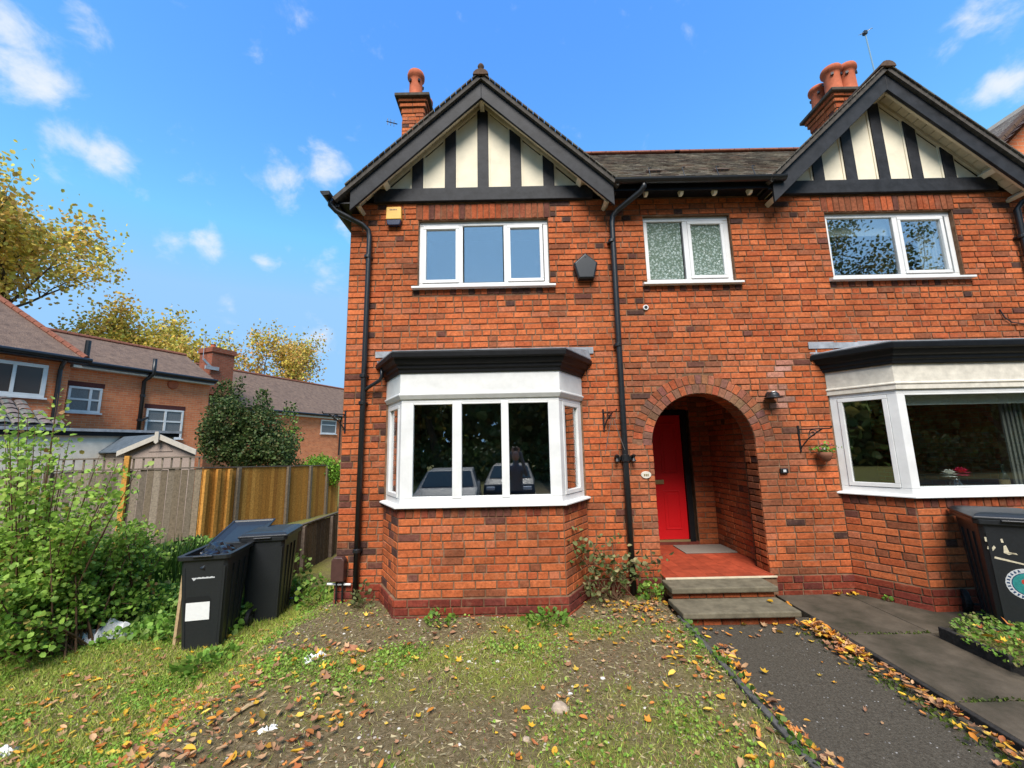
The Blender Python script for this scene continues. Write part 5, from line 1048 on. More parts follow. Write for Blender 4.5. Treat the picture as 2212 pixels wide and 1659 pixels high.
# pebbles
def pebbles(n, xr, yr, zf, s, pal, name, label, seed):
    r = np.random.default_rng(seed); x = r.uniform(*xr, n); y = r.uniform(*yr, n); t = (np.array([(-1,-1,0),(1,-1,0),(1,1,0),(-1,1,0),(-.6,-.6,.7),(.6,-.6,.7),(.6,.6,.7),(-.6,.6,.7)]), np.array([(0,1,5,4),(1,2,6,5),(2,3,7,6),(3,0,4,7),(4,5,6,7)]))
    T, Fc = t; k = len(T); P = np.c_[x, y, zf(x,y)]; a = r.uniform(0, 6.28, n); sz = (r.uniform(.25,1,n)**2*s)[:,None]; lx = T[None,:,0]*sz*r.uniform(.7,1.3,(n,1)); ly = T[None,:,1]*sz; lz = T[None,:,2]*sz*.9
    V = np.stack([P[:,0:1]+lx*np.cos(a)[:,None]-ly*np.sin(a)[:,None], P[:,1:2]+lx*np.sin(a)[:,None]+ly*np.cos(a)[:,None], P[:,2:3]+lz], 2).reshape(-1,3); FF = (Fc[None]+(np.arange(n)*k)[:,None,None]).reshape(-1,4)
    o = np_mesh(name, V, FF, np.repeat(pick(pal, n, .2, r), k, axis=0), 'pebble', smooth=True); return tag(o, label, 'gravel', kind='stuff')
pebbles(1500, (-3.2,1.6), (1.95,4.5), gz, .010, [(.36,.31,.26),(.45,.42,.38),(.25,.2,.16),(.32,.2,.15),(.2,.17,.14),(.22,.18,.14)], 'gravel', 'tiny pale stones strewn over the bare soil', 5)
pebbles(700, (1.68,2.93), (1.9,4.34), pz, .0055, [(.14,.13,.12),(.22,.21,.2),(.08,.075,.07)], 'grit', 'fine grit on the asphalt path', 6)
# fallen leaves: five-lobed curled leaves
def star(k=5):
    pts = [(0,0,0)]; 
    for i in range(2*k+1):
        a = -math.pi/2 + math.pi*2*(i+.5)/(2*k+1); r = .5 if i % 2 == 0 else .30
        if i == 0 or i == 2*k: r = .34
        pts.append((r*math.cos(a), r*math.sin(a), .10*(r > .4) + .03))
    m = len(pts)-1; return np.array(pts), np.array([(0, 1+i, 1+(i+1) % m) for i in range(m)])
STAR = star(); OVAL = (np.array([(0,-.5,.05),(.22,-.25,.10),(.27,.05,.09),(.16,.33,.06),(0,.52,-.02),(-.16,.33,.06),(-.27,.05,.09),(-.22,-.25,.10),(0,0,0)]), np.array([(8,i,(i+1)%8) for i in range(8)]))
YEL = [(.62,.36,.03),(.55,.28,.03),(.66,.44,.07),(.58,.22,.03)]; ORG = [(.48,.17,.04),(.40,.13,.045),(.52,.22,.07)]; TAN = [(.42,.24,.12),(.50,.30,.16),(.30,.15,.08),(.36,.18,.10)]
def leaf_at(P, sizes, cols, rng):
    out_ = []; n = len(P); sel = rng.random(n) < .45
    for T, mk in ((STAR, sel), (OVAL, ~sel)):
        if not mk.any(): continue
        Tm, Fc = T; k = len(Tm); p = P[mk]; s = sizes[mk][:,None]; a = rng.uniform(0,6.28,len(p))[:,None]; curl = rng.uniform(.4,2.2,len(p))[:,None]; tx = rng.normal(0,.28,len(p))[:,None]; ty = rng.normal(0,.28,len(p))[:,None]; asp = rng.uniform(.6,1.1,len(p))[:,None]
        lx = Tm[None,:,0]*s*asp; ly = Tm[None,:,1]*s; lz = Tm[None,:,2]*s*curl + np.abs(lx*tx) + np.abs(ly*ty) + lx*tx*.6 + ly*ty*.6
        V = np.stack([p[:,0:1]+lx*np.cos(a)-ly*np.sin(a), p[:,1:2]+lx*np.sin(a)+ly*np.cos(a), p[:,2:3]+lz+.006], 2).reshape(-1,3); out_.append((V, (Fc[None]+(np.arange(len(p))*k)[:,None,None]).reshape(-1,3), np.repeat(cols[mk], k, axis=0)))
    return merge(out_)
def litter(n, xf, yf, zf, seed, pal, smin=.035, smax=.085, lift=0.):
    r = np.random.default_rng(seed); x = xf(r, n); y = yf(r, n); return np.c_[x, y, zf(x,y)+r.uniform(0,1,n)*lift], r.uniform(smin,smax,n), pick(pal, n, .2, r)
sets = []
r_ = np.random.default_rng(9)
lx = r_.uniform(-5.2,1.55,9000); ly = r_.uniform(1.95,5.2,9000); wgt = np.clip(.06 + .95*sm(-1.3,-3.0,lx)*sm(5.2,3.0,ly)*np.clip((vnoise(lx+5,ly+2,1.8)-.2)*2,.2,1) + .5*np.exp(-((lx-1.42)/.14)**2) + .10*(vnoise(lx,ly,2.)-.3), 0, 1)
mk = (r_.random(9000) < wgt) & free(lx, ly); lx, ly = lx[mk], ly[mk]; sets.append(('lawn', np.c_[lx, ly, gz(lx,ly)+r_.uniform(.0,.02,len(lx))], r_.uniform(.025,.07,len(lx)), pick(YEL+YEL+ORG+TAN+TAN, len(lx), .2, r_)))
def clumpy(r, n, a, b):
    y = r.uniform(a, b, n*6); w = np.clip(vnoise(y+40, y*0+11, 3.2)*1.6-.35, .08, 1); return r.choice(y, n, p=w/w.sum())
edge = lambda c, s: (lambda r, n: c + r.normal(0, s, n))
sets.append(('lawn', *litter(620, lambda r, n: r.uniform(-4.4,-1.0,n)-.3*r.random(n), lambda r, n: 2.0+1.9*r.random(n)**1.3, lambda x, y: gz(x,y)+.006, 28, YEL+ORG+TAN+TAN, .035, .085, .025)))
sets.append(('drift', *litter(620, lambda r, n: 2.915-np.abs(r.normal(0,.10,n))*r.uniform(.3,1.4,n), lambda r, n: clumpy(r, n, 1.9, 4.3), lambda x, y: pz(x,y)+.004, 21, YEL+YEL+ORG+TAN+TAN, .035, .08, .045)))
sets.append(('drift', *litter(360, lambda r, n: 1.69+np.abs(r.normal(0,.07,n))*r.uniform(.3,1.4,n), lambda r, n: clumpy(r, n, 1.9, 3.9), lambda x, y: pz(x,y)+.004, 22, YEL+ORG+TAN, .03, .075, .04)))
sets.append(('path', *litter(26, lambda r, n: r.uniform(1.75,2.8,n), lambda r, n: 4.33-np.abs(r.normal(0,.12,n)), lambda x, y: pz(x,y)+.003, 23, YEL+YEL+TAN, .035, .075)))
sets.append(('path', *litter(16, lambda r, n: r.uniform(1.75,2.8,n), lambda r, n: r.uniform(2.2,4.2,n), lambda x, y: pz(x,y)+.003, 24, YEL+TAN, .02, .05)))
sets.append(('paving', *litter(14, lambda r, n: np.r_[2.87+r.normal(0,.06,7), 3.68+r.normal(0,.09,7)], lambda r, n: np.r_[4.72+r.normal(0,.06,7), 4.97+r.normal(0,.02,7)], lambda x, y: cz(y)+.004, 25, YEL, .05, .09)))
sets.append(('corner', *litter(120, lambda r, n: 1.25+r.normal(0,.22,n), lambda r, n: 4.62+r.normal(0,.16,n), lambda x, y: gz(x,y)+.004, 26, YEL+TAN, .03, .07, .02)))
sets.append(('bed', *litter(40, lambda r, n: r.uniform(3.85,4.6,n), lambda r, n: r.uniform(3.1,3.9,n), lambda x, y: 0*x+.03, 27, YEL+ORG, .04, .08, .05)))
sets.append(('litter', np.array([(2.62,4.52,.066),(-1.2,4.9,.0)]), np.array([.08,.04]), np.array([YEL[0],TAN[0]])))
allP = np.concatenate([s[1] for s in sets]); allS = np.concatenate([s[2] for s in sets]); allC = np.concatenate([s[3] for s in sets]); allK = np.concatenate([[s[0]]*len(s[1]) for s in sets])
dv = allP - np.array([0,0,CAMZ]); dep = dv @ np.array(F_); ux = (dv @ np.array(R_))/dep; uy = (dv @ np.array(U_))/dep; sc = np.where((np.abs(ux) < 1.25) & (np.abs(uy) < .935), (allS/dep), 0); order = np.argsort(-sc); top = order[:300]; rest = order[300:]
LBL = {'lawn':'fallen autumn leaf lying on the patchy front lawn','drift':'curled autumn leaf in the drifts along the path kerbs','path':'single fallen leaf on the dark asphalt path','paving':'yellow leaf fallen on the paving by the steps and wall','corner':'fallen leaf at the wall foot below the drainpipe','bed':'fallen leaf among the weeds of the raised bed','litter':'leaf on the lower stone step'}
def leaf_label(i, k):
    c = allC[i]; x, y, z = allP[i]; w = 'bright yellow' if c[1] > .30*1.0 and c[0] > .5 and c[2] < .1 else 'orange' if c[2] < .06 else 'dull tan' if c[0] > .34 else 'brown'
    sz = 'large ' if allS[i] > .066 else ''
    if k == 'drift': pl = ('in the leaf drift against the dark kerb' if x > 2.3 else 'in the leaf drift along the left path edging') + (', foreground end' if y < 2.9 else ', middle stretch' if y < 3.6 else ', step end')
    else: pl = {'lawn':'on the patchy lawn'+(', left side' if x < -1 else ', right side'), 'path':'lying alone on the asphalt path', 'paving':'on the paving by the steps', 'corner':'at the wall foot by the drainpipe', 'bed':'among the raised bed weeds', 'litter':'on the lower stone step'}[k]
    return f'{sz}{w} fallen leaf {pl}'
rr = np.random.default_rng(55)
for i in top:
    V, Fc, Cl = leaf_at(np.zeros((1,3)), allS[i:i+1], allC[i:i+1], rr); o = np_mesh('fallen_leaf', V, Fc, Cl, 'dry_leaf'); o.location = allP[i]; k = str(allK[i]); tag(o, leaf_label(i, k), "leaf", "fallen leaves: "+leaf_label(i, k))
V, Fc, Cl = leaf_at(allP[rest], allS[rest], allC[rest], rr); tag(np_mesh('leaf_litter', V, Fc, Cl, 'dry_leaf'), 'scatter of smaller yellow and brown fallen leaves', 'leaf litter', kind='stuff')
# moss strips on the paving joints and path edge
def tuft(n, xf, yf, zf, seed, name, label, pal=((.09,.13,.02),(.12,.16,.03),(.06,.09,.015)), s=.02):
    r = np.random.default_rng(seed); x = xf(r,n); y = yf(r,n); V, Fc, Cl = scatter(LEAFR, np.c_[x,y,zf(x,y)+.002], r.uniform(.4,1.3,n)*s, pick(list(pal),n,.25,r), up_bias=.6, rng=r); tag(np_mesh(name, V, Fc, Cl, 'leaf'), label, 'moss', kind='stuff')
tuft(900, lambda r,n: 2.80+r.normal(0,.05,n), lambda r,n: r.uniform(1.9,4.3,n), pz, 61, 'moss', 'moss along the path beside the dark kerb', s=.022)
tuft(420, lambda r,n: r.uniform(3.0,3.79,n), lambda r,n: np.array([3.10,4.05,2.2])[r.integers(0,3,n)]+r.normal(0,.012,n), lambda x,y: cz(y), 62, 'moss', 'green moss in the joints of the concrete paving', s=.016)
tuft(240, lambda r,n: 1.64+r.normal(0,.035,n), lambda r,n: r.uniform(1.9,4.3,n), lambda x,y: gz(x*0+1.57,y), 63, 'moss', 'grass and moss overhanging the left path edging', pal=((.10,.2,.03),(.14,.22,.04)), s=.04)

# ================================================================== WHEELIE BINS
def wheelie(name, label, loc, rz, lid_open=None, w=.48, d=.60, h=.98):
    T = thing(name, label, 'wheelie bin', loc, rz)
    def ring(z, fw, fd, oy): return [(-fw/2,-fd/2+oy,z),(fw/2,-fd/2+oy,z),(fw/2,fd/2+oy,z),(-fw/2,fd/2+oy,z)]
    def cham(z, fw, fd, oy, c=.035): 
        a, b = fw/2, fd/2; return [(-a+c,-b+oy,z),(a-c,-b+oy,z),(a,-b+c+oy,z),(a,b-c+oy,z),(a-c,b+oy,z),(-a+c,b+oy,z),(-a,b-c+oy,z),(-a,-b+c+oy,z)]
    q = MB(); zs = [(0,w*.76,d*.72,0),(.02,w*.78,d*.74,0),(h*.45,w*.86,d*.86,.0),(h*.9,w*.94,d*.98,0),(h-.03,w*.95,d*1.0,0)]; V = []; Fc = []
    for z in zs: V += cham(*z)
    for i in range(len(zs)-1): Fc += [(i*8+k, i*8+(k+1)%8, (i+1)*8+(k+1)%8, (i+1)*8+k) for k in range(8)]
    Fc.append(tuple(reversed(range(8)))); q.add(V, Fc); 
    rz_ = h-.03; k0 = cham(rz_, w*.95-.03, d-.03, 0); k1 = cham(.12, w*.75, d*.7, 0); q.add(k0+k1, [(k, (k+1)%8, 8+(k+1)%8, 8+k) for k in range(8)] + [tuple(range(8,16))])
    body = q.build('body', 'bin_plastic', T, bevel=.006, fix=False)
    r = MB(); A = cham(h-.045, w+.035, d+.04, 0); B2 = cham(h, w+.045, d+.05, 0); C1 = cham(h, w*.95-.03, d-.03, 0); D1 = cham(h-.045, w*.95-.03, d-.03, 0); r.add(A+B2+C1+D1, [(k,(k+1)%8,8+(k+1)%8,8+k) for k in range(8)] + [(8+k,8+(k+1)%8,16+(k+1)%8,16+k) for k in range(8)] + [(16+k,16+(k+1)%8,24+(k+1)%8,24+k) for k in range(8)] + [(24+k,24+(k+1)%8,(k+1)%8,k) for k in range(8)]); r.build('rim', 'bin_plastic', T, bevel=.006)
    for s in (-1, 1):
        q = MB(); q.lathe([(.035,-.025),(.10,-.028),(.11,-.018),(.11,.018),(.10,.028),(.035,.025)], (s*(w*.40+.07), d*.50, .105), 20, 'X'); wh = q.build('wheel', 'tyre', T, smooth=False, bevel=.004)
        q = MB(); q.lathe([(.03,-.032),(.055,-.03),(.055,.03),(.03,.032)], (s*(w*.40+.07), d*.50, .105), 14, 'X'); q.build('hub', 'bin_plastic', wh)
    fy = lambda z: -(d*.74+(d*.98-d*.74)*z/(h*.9))/2
    for s in (-1, 1):                                            # moulded ribs on front and sides
        q = MB(); q.prism([(s*w*.33,fy(.04)+.004,.04),(s*w*.33+.02,fy(.04)+.004,.04),(s*w*.40+.02,fy(h*.88)+.004,h*.88),(s*w*.40,fy(h*.88)+.004,h*.88)], (0,-.009,0)); q.build('rib', 'bin_plastic', T)
        for yy in (-.18, .0, .18): q = MB(); q.prism([(s*w*.385,yy*d,.06),(s*w*.385,yy*d+.022,.06),(s*w*.467,yy*d*1.25+.022,h*.86),(s*w*.467,yy*d*1.25,h*.86)], (s*.012,0,0)); q.build('rib', 'bin_plastic', T)
    q = MB(); q.box(-w*.2, w*.2, -d/2-.045, -d/2-.01, h-.012, h+.004); q.build('front_lip', 'bin_plastic', T, bevel=.006)
    q = MB(); q.tube([(-w*.46,d*.40,.098),(w*.46,d*.40,.098)], .012, 8); q.build('axle', 'black_metal', T)
    q = MB(); q.tube([(-w*.40,d*.54,h-.04),(w*.40,d*.54,h-.04)], .015, 8)
    for s in (-1, 1): q.bar((s*w*.36,d*.48,h-.04), (s*w*.36,d*.56,h-.04), .03, .04)
    q.build('handle', 'bin_plastic', T)
    return T, body, (w, d, h)
def lid(T, dims, ang):
    w, d, h = dims; root = bpy.data.objects.new('lid_hinge', None)
    q = MB(); W2, D2 = w/2+.025, d+.05
    def rr_(z, ins): return [(-W2+ins,-D2+ins,z),(W2-ins,-D2+ins,z),(W2-ins,-ins,z),(-W2+ins,-ins,z)]
    V = rr_(0,0)+rr_(.02,0)+rr_(.045,.035)+rr_(.055,.09)+rr_(.0,.02)+rr_(.015,.03)+rr_(.035,.10)
    F2 = []
    for a, b in ((0,4),(4,8),(8,12)): F2 += [(a+k, a+(k+1)%4, b+(k+1)%4, b+k) for k in range(4)]
    F2.append((12,13,14,15)); F2 += [(k,16+k,16+(k+1)%4,(k+1)%4) for k in range(4)]; F2 += [(16+k,20+k,20+(k+1)%4,16+(k+1)%4) for k in range(4)]; F2 += [(20+k,24+k,24+(k+1)%4,20+(k+1)%4) for k in range(4)]; F2.append((27,26,25,24))
    q.add(V, F2); bpy.data.objects.remove(root)
    o = q.build('lid', 'bin_plastic', T, bevel=.006); o.location = (0, d/2+.025, h+.002); o.rotation_euler = (-ang, 0, 0); return o
def on_front(T, dims, x0, x1, z0, z1, material, name, off=.002, poly=None):
    w, d, h = dims
    def fp(x, z):
        zs = [(0,d*.72),(.02,d*.74),(h*.45,d*.86),(h*.9,d*.98),(h,d)]
        for (a, da), (b, db) in zip(zs[:-1], zs[1:]):
            if a <= z <= b: return (x, -(da+(db-da)*(z-a)/(b-a))/2-off, z)
    pts = poly or [(x0,z0),(x1,z0),(x1,z1),(x0,z1)]; q = MB(); q.prism([fp(x,z) for x, z in pts], (0,.0015,0)); return q.build(name, material, T)
z1 = float(gz(-3.30, 4.9)); T1, b1, dm = wheelie('wheelie_bin', 'open black wheelie bin with white sticker, nearest the camera at left', (-3.36, 4.84, z1-.04), math.radians(12), w=.47, d=.62, h=.99)
on_front(T1, dm, -.145, .075, .335, .515, 'paper', 'sticker'); 
on_front(T1, dm, 0, 0, 0, 0, 'bin_recess', 'recess', .001, [(-.16,.325),(.09,.325),(.09,.54),(.06,.575),(-.13,.575),(-.16,.545)])
on_front(T1, dm, -.06, .11, .752, .765, 'mark_white', 'printed_mark'); on_front(T1, dm, 0, 0, 0, 0, 'mark_white', 'printed_mark', .0022, [(-.105,.765),(-.06,.765),(-.07,.745),(-.085,.735)])
for i, (x, z) in enumerate(((-.045,.757),(-.01,.757),(.03,.757),(.07,.757))): on_front(T1, dm, x, x+.022, z-.004, z+.012, 'mark_white', 'printed_letter', .0026)
# lid of the first bin folded right back, leaning on the second bin
l1 = lid(T1, dm, math.radians(166))
# rubbish bags inside
RB = thing('rubbish_bag', 'shiny black rubbish sacks bulging from the open bin', 'rubbish bag', (-3.36, 4.84, z1+.82), math.radians(12)); q = bmesh.new(); bmesh.ops.create_icosphere(q, subdivisions=4, radius=.2); rg = np.random.default_rng(4)
for v in q.verts:
    k = 1+.25*(float(vnoise(v.co.x*14+40, v.co.y*14+v.co.z*11+40, 1))-.5)+.25*(float(vnoise(v.co.x*33+90, v.co.y*30+v.co.z*35+40, 1))-.5); v.co = Vector((v.co.x*1.0*k, v.co.y*1.3*k-.02, max(-.2, v.co.z*.95*k)))
me = bpy.data.meshes.new('sack'); q.to_mesh(me); q.free(); me.materials.append(mat('sack', (.012,.012,.014), .22, .6)); o = bpy.data.objects.new('sack', me); COL.objects.link(o); o.parent = RB
z2 = float(gz(-3.1, 5.6)); T2, b2, dm2 = wheelie('wheelie_bin', 'closed dark grey wheelie bin standing behind the nearest bin', (-3.15, 5.52, z2+.0), math.radians(12), w=.50, d=.62, h=1.0); lid(T2, dm2, 0)
z3 = float(cz(4.3)); T3, b3, dm3 = wheelie('wheelie_bin', 'black wheelie bin with round teal council sticker, before the right bay', (4.66, 4.08, z3), math.radians(-32), w=.50, d=.60, h=1.0); lid(T3, dm3, 0)
# sticker: ring, teal centre, emblem; painted house number and underline
def disc(cx, cz_, r, n=22, rx=1.): return [(cx+rx*r*math.cos(a), cz_+r*math.sin(a)) for a in np.linspace(0, 2*math.pi, n, endpoint=False)]
cxs, czs = .01, .45
on_front(T3, dm3, 0,0,0,0, 'mark_white', 'sticker', .0015, disc(cxs, czs, .135)); on_front(T3, dm3, 0,0,0,0, 'navy', 'sticker_ring', .0022, disc(cxs, czs, .098)); on_front(T3, dm3, 0,0,0,0, 'teal', 'sticker_centre', .0028, disc(cxs, czs, .092))
on_front(T3, dm3, 0,0,0,0, 'red_small', 'emblem', .0034, disc(cxs-.01, czs+.02, .028, 7)); on_front(T3, dm3, 0,0,0,0, 'mark_white', 'emblem', .0036, [(cxs-.02,czs-.01),(cxs+.03,czs-.01),(cxs+.015,czs-.05),(cxs-.01,czs-.05)])
for i in range(26):                                              # lettering round the ring
    a = 2*math.pi*i/26
    if i in (6, 7, 19, 20): continue
    ca, sa_ = math.cos(a), math.sin(a); c = (cxs+.117*ca, czs+.117*sa_); t = (-sa_*.008, ca*.008); rr2 = (ca*.010, sa_*.010)
    on_front(T3, dm3, 0,0,0,0, 'navy', 'sticker_letter', .0024, [(c[0]-t[0]-rr2[0],c[1]-t[1]-rr2[1]),(c[0]+t[0]-rr2[0],c[1]+t[1]-rr2[1]),(c[0]+t[0]*.6+rr2[0],c[1]+t[1]*.6+rr2[1]),(c[0]-t[0]*.6+rr2[0],c[1]-t[1]*.6+rr2[1])])
for pts in ([(-.21,.80),(-.19,.80),(-.195,.84),(-.213,.84)], [(-.205,.735),(-.17,.72),(-.15,.75),(-.16,.77),(-.175,.745),(-.20,.76)], [(-.11,.80),(-.095,.80),(-.10,.835),(-.113,.83)], [(-.10,.77),(-.085,.78),(-.07,.72),(-.02,.70),(-.03,.715),(-.075,.695),(-.105,.71)], [(-.17,.655),(.03,.612),(.03,.624),(-.165,.672)]): on_front(T3, dm3, 0,0,0,0, 'paint_cream', 'painted_number', .002, pts)
# board leaning behind the near bin
q = MB(); q.obox((-3.655,4.68,z1-.06), (.03,.0,0), (.04,.30,0), (.035,0,.93)); tag(q.build('leaning_board', 'wood_board'), 'pale timber board leaning against the side of the nearest bin', 'board')

# ================================================================== LITTER THINGS
def crumple(name, label, cat, loc, size, seed, material, rz=0, flat=.35):
    q = bmesh.new(); bmesh.ops.create_grid(q, x_segments=18, y_segments=12, size=.5); r = np.random.default_rng(seed); s0 = r.uniform(0,40)
    for v in q.verts:
        x, y = v.co.x, v.co.y; k = 1+.5*(float(vnoise(x*5+s0, y*5+s0, 1))-.5); v.co = Vector((x*size[0]*k, y*size[1]*k, size[2]*((float(vnoise(x*9+s0, y*9+3, 1))-.2)*1.2 + .25*(float(vnoise(x*16+s0, y*16+3, 1))-.5))*(1.15-abs(2*x)**3)*(1.1-abs(2*y)**3)))
    me = bpy.data.meshes.new(name); q.to_mesh(me); q.free(); me.materials.append(MATS[material]); o = bpy.data.objects.new(name, me); COL.objects.link(o); o.location = loc; o.rotation_euler = (0,0,rz); sd_ = o.modifiers.new('t','SOLIDIFY'); sd_.thickness = .004
    return tag(o, label, cat)
pp = lambda u, v: next(ray_at(u, v, Y) for Y in np.arange(2., 9., .01) if ray_at(u, v, Y).z <= float(gz(ray_at(u,v,Y).x, Y)))
p = pp(222,1385) + Vector((0,0,.03)); crumple('plastic_sheet', 'crumpled white plastic sheet lying beside the green bush', 'plastic', tuple(p), (.55,.26,.16), 3, 'plastic_sheet', .55)
p = pp(680,1422); crumple('paper_scrap', 'white torn scrap of paper on the bare soil near the bins', 'scrap', tuple(p), (.16,.10,.05), 5, 'paper', .7)
p = pp(578,1577); crumple('paper_scrap', 'narrow bluish-white scrap on soil in the foreground, left of centre', 'scrap', tuple(p), (.11,.04,.03), 6, 'paper', .5)
p = pp(5,1628); crumple('paper_scrap', 'white scrap cut by the left edge of the lawn', 'scrap', tuple(p), (.14,.10,.05), 8, 'paper', .2)
def stone(name, label, p, s, seed, material, cat='stone'):
    q = bmesh.new(); bmesh.ops.create_icosphere(q, subdivisions=2, radius=1); r = np.random.default_rng(seed); s0 = r.uniform(0,30)
    for v in q.verts: k = 1+.45*(float(vnoise(v.co.x*2+s0, v.co.y*2+v.co.z*2+s0, 1))-.5); v.co = Vector((v.co.x*s[0]*k, v.co.y*s[1]*k, v.co.z*s[2]*k))
    me = bpy.data.meshes.new(name); q.to_mesh(me); q.free(); me.materials.append(MATS[material]); o = bpy.data.objects.new(name, me); COL.objects.link(o); o.location = p; o.location.z += s[2]*.35; tag(o, label, cat); return o
mat('pale_stone', (.40,.31,.23), .85, .2, noise=(40, 5, .3)); mat('white_stone', (.62,.60,.57), .8, .2, noise=(40,5,.15)); mat('orange_stone', (.40,.17,.09), .85, .2, noise=(40,5,.3))
stone('garden_stone', 'fist-sized pale beige stone on the lawn', pp(1210,1535), (.06,.045,.035), 1, 'pale_stone')
stone('garden_stone', 'pinkish brick fragment on the soil left of the bay', pp(757,1402), (.075,.05,.025), 2, 'orange_stone', 'brick fragment')
stone('garden_stone', 'orange pebble in the lower middle of the lawn', pp(1178,1600), (.022,.02,.02), 3, 'orange_stone'); stone('garden_stone', 'small pale pebble left of the orange pebble', pp(1137,1600), (.024,.02,.016), 4, 'pale_stone')
for i, (u, v, l) in enumerate(((1302,1467,'bright white pebble on the lawn below the bay'),(1232,1500,'small white pebble just above the beige stone'),(1013,1430,'tiny white pebble nearest the bay plinth'),(1075,1430,'small white pebble beside a yellow leaf under the bay'))): stone('garden_stone', l, pp(u,v), (.018,.014,.010), 10+i, 'white_stone')
for i, (u0, v0, u1, v1, l) in enumerate(((490,1560,570,1515,'long curled tan bark strip on soil, lower left'),(527,1420,560,1395,'short orange wood splinter beside the bin'))):
    a, b = pp(u0,v0), pp(u1,v1); q = MB(); q.tube([a+Vector((0,0,.01)), a.lerp(b,.5)+Vector((0,.02,.025)), b+Vector((0,0,.012))], [.006,.014,.004], 6); tag(q.build('bark_strip', 'wood_board'), l, 'wood strip')

# ================================================================== THINGS ON THE WALLS
AL = thing('alarm_box', 'yellow burglar alarm box with dark blue base under the left gable', 'alarm box', (-1.52, YW, 4.62))
q = MB(); q.prism([(-1.625,YW-.01,4.72),(-1.42,YW-.01,4.72),(-1.425,YW-.01,4.885),(-1.435,YW-.01,4.895),(-1.61,YW-.01,4.895),(-1.62,YW-.01,4.885)], (0,-.07,0)); up(q.build('cover', 'alarm_yellow', None, bevel=.012), AL)
q = MB(); q.prism([(-1.622,YW-.012,4.718),(-1.424,YW-.012,4.718),(-1.435,YW-.012,4.65),(-1.46,YW-.012,4.635),(-1.585,YW-.012,4.635),(-1.61,YW-.012,4.65)], (0,-.064,0)); up(q.build('strobe_lens', 'alarm_lens', None, bevel=.01), AL)
for i in range(5): q = MB(); q.box(-1.575+i*.02, -1.562+i*.02, YW-.0825, YW-.08, 4.845, 4.858); up(q.build('printed_letter', 'alarm_lens', None), AL)
PB = thing('alarm_box', 'black five-sided alarm box on the wall right of the upper window', 'alarm box', (.985, YW, 4.0))
q = MB(); pts = [(.985,4.185),(.83,4.045),(.885,3.83),(1.085,3.83),(1.14,4.045)]; c = Vector((.985,0,3.99)); q.add([(x,YW-.012,z) for x,z in pts] + [(x,YW-.085,z) for x,z in pts] + [(c.x+(x-c.x)*.88,YW-.10,c.z+(z-c.z)*.88) for x,z in pts], [(i,(i+1)%5,5+(i+1)%5,5+i) for i in range(5)] + [(5+i,5+(i+1)%5,10+(i+1)%5,10+i) for i in range(5)] + [(10,11,12,13,14),(4,3,2,1,0)]); up(q.build('case', 'bin_plastic', None, bevel=.004), PB)
q = MB(); q.lathe([(.012,-.006),(.012,0)], (.985, YW-.10, 4.13), 10, 'Y'); up(q.build('screw_cap', 'black_metal', None), PB)
def bracket(label, x, z0, z1, reach, scroll=True, side=(0,-1,0)):
    T = thing('hanging_bracket', label, 'bracket', (x, YW, z0)); d = Vector(side); y = YW-.012
    q = MB(); q.bar((x,y,z0), (x,y,z1), .02, .012, up=(0,1,0)); up(q.build('back_bar', 'black_metal', None), T)
    e = Vector((x,y,z1-.05)) + d*reach; q = MB(); q.tube([(x,y,z1-.05), e, e+d*.02+Vector((0,0,.025))], .008, 6); up(q.build('arm', 'black_metal', None), T)
    q = MB(); q.tube([(x,y,z0+.04), Vector((x,y,(z0+z1)/2))+d*reach*.3, Vector((x,y,z1-.08))+d*reach*.62, Vector((x,y,z1-.055))+d*reach*.75], .008, 6); up(q.build('brace', 'black_metal', None), T)
    c = Vector((x,y,z1-.10))+d*reach*.45; pts = [c + d*math.cos(a)*r + Vector((0,0,math.sin(a)*r)) for a, r in zip(np.linspace(0, 9, 14), np.linspace(.05, .012, 14))]; q = MB(); q.tube(pts, .006, 6); up(q.build('scroll', 'black_metal', None), T)
    return T
bracket('black iron bracket on the wall between the bay and middle drainpipe', 1.12, 1.88, 2.15, .24, side=(.4,-1,0))
bracket('black iron hanging basket bracket right of the arched porch', 3.50, 1.58, 1.90, .34, side=(.55,-.8,0))
T = bracket('black iron bracket sticking out at the left house corner', -2.07, 1.92, 2.2, .26, side=(-.75,-.65,0))
q = MB(); q.tube([(1.20,4.95,2.05),(1.10,4.97,1.6)], .003, 4); q.tube([(1.22,4.95,2.03),(1.33,4.93,1.65)], .003, 4); q.build('hanging_wires', 'chrome', None); wires = bpy.data.objects['hanging_wires']; tag(wires, 'thin hanging wires dangling from the bracket by the bay', 'wire')
LM = thing('wall_lamp', 'black dome wall lamp right of the porch arch', 'lamp', (3.19, YW, 2.25))
q = MB(); q.lathe([(.045,0),(.045,-.03)], (3.19,YW-.006,2.28), 14, 'Y'); up(q.build('wall_plate', 'black_metal', None), LM)
q = MB(); q.lathe([(.0,.075),(.035,.07),(.062,.045),(.07,.012),(.10,.0),(.105,-.008),(.06,-.01),(0,-.01)], (3.19,YW-.10,2.245), 18); up(q.build('lamp_shade', 'black_metal', None, smooth=True), LM)
q = MB(); q.tube([(3.19,YW-.03,2.28),(3.19,YW-.08,2.28)], .018, 8); up(q.build('arm', 'black_metal', None), LM)
q = MB(); q.lathe([(.0,.02),(.04,.012),(.045,0),(0,-.005)], (3.19,YW-.10,2.305), 12); up(q.build('sensor_dome', 'chrome', None, smooth=True), LM)
q = MB(); q.lathe([(.058,-.012),(.062,-.006),(.062,.004)], (0,0,0), 24, 'Y'); NP = thing('number_plate', 'small white oval house number plate left of the arch', 'number plate', (1.596, YW-.012, 1.345)); o = q.build('plate', 'old_white', NP); o.scale = (1,1,.68)
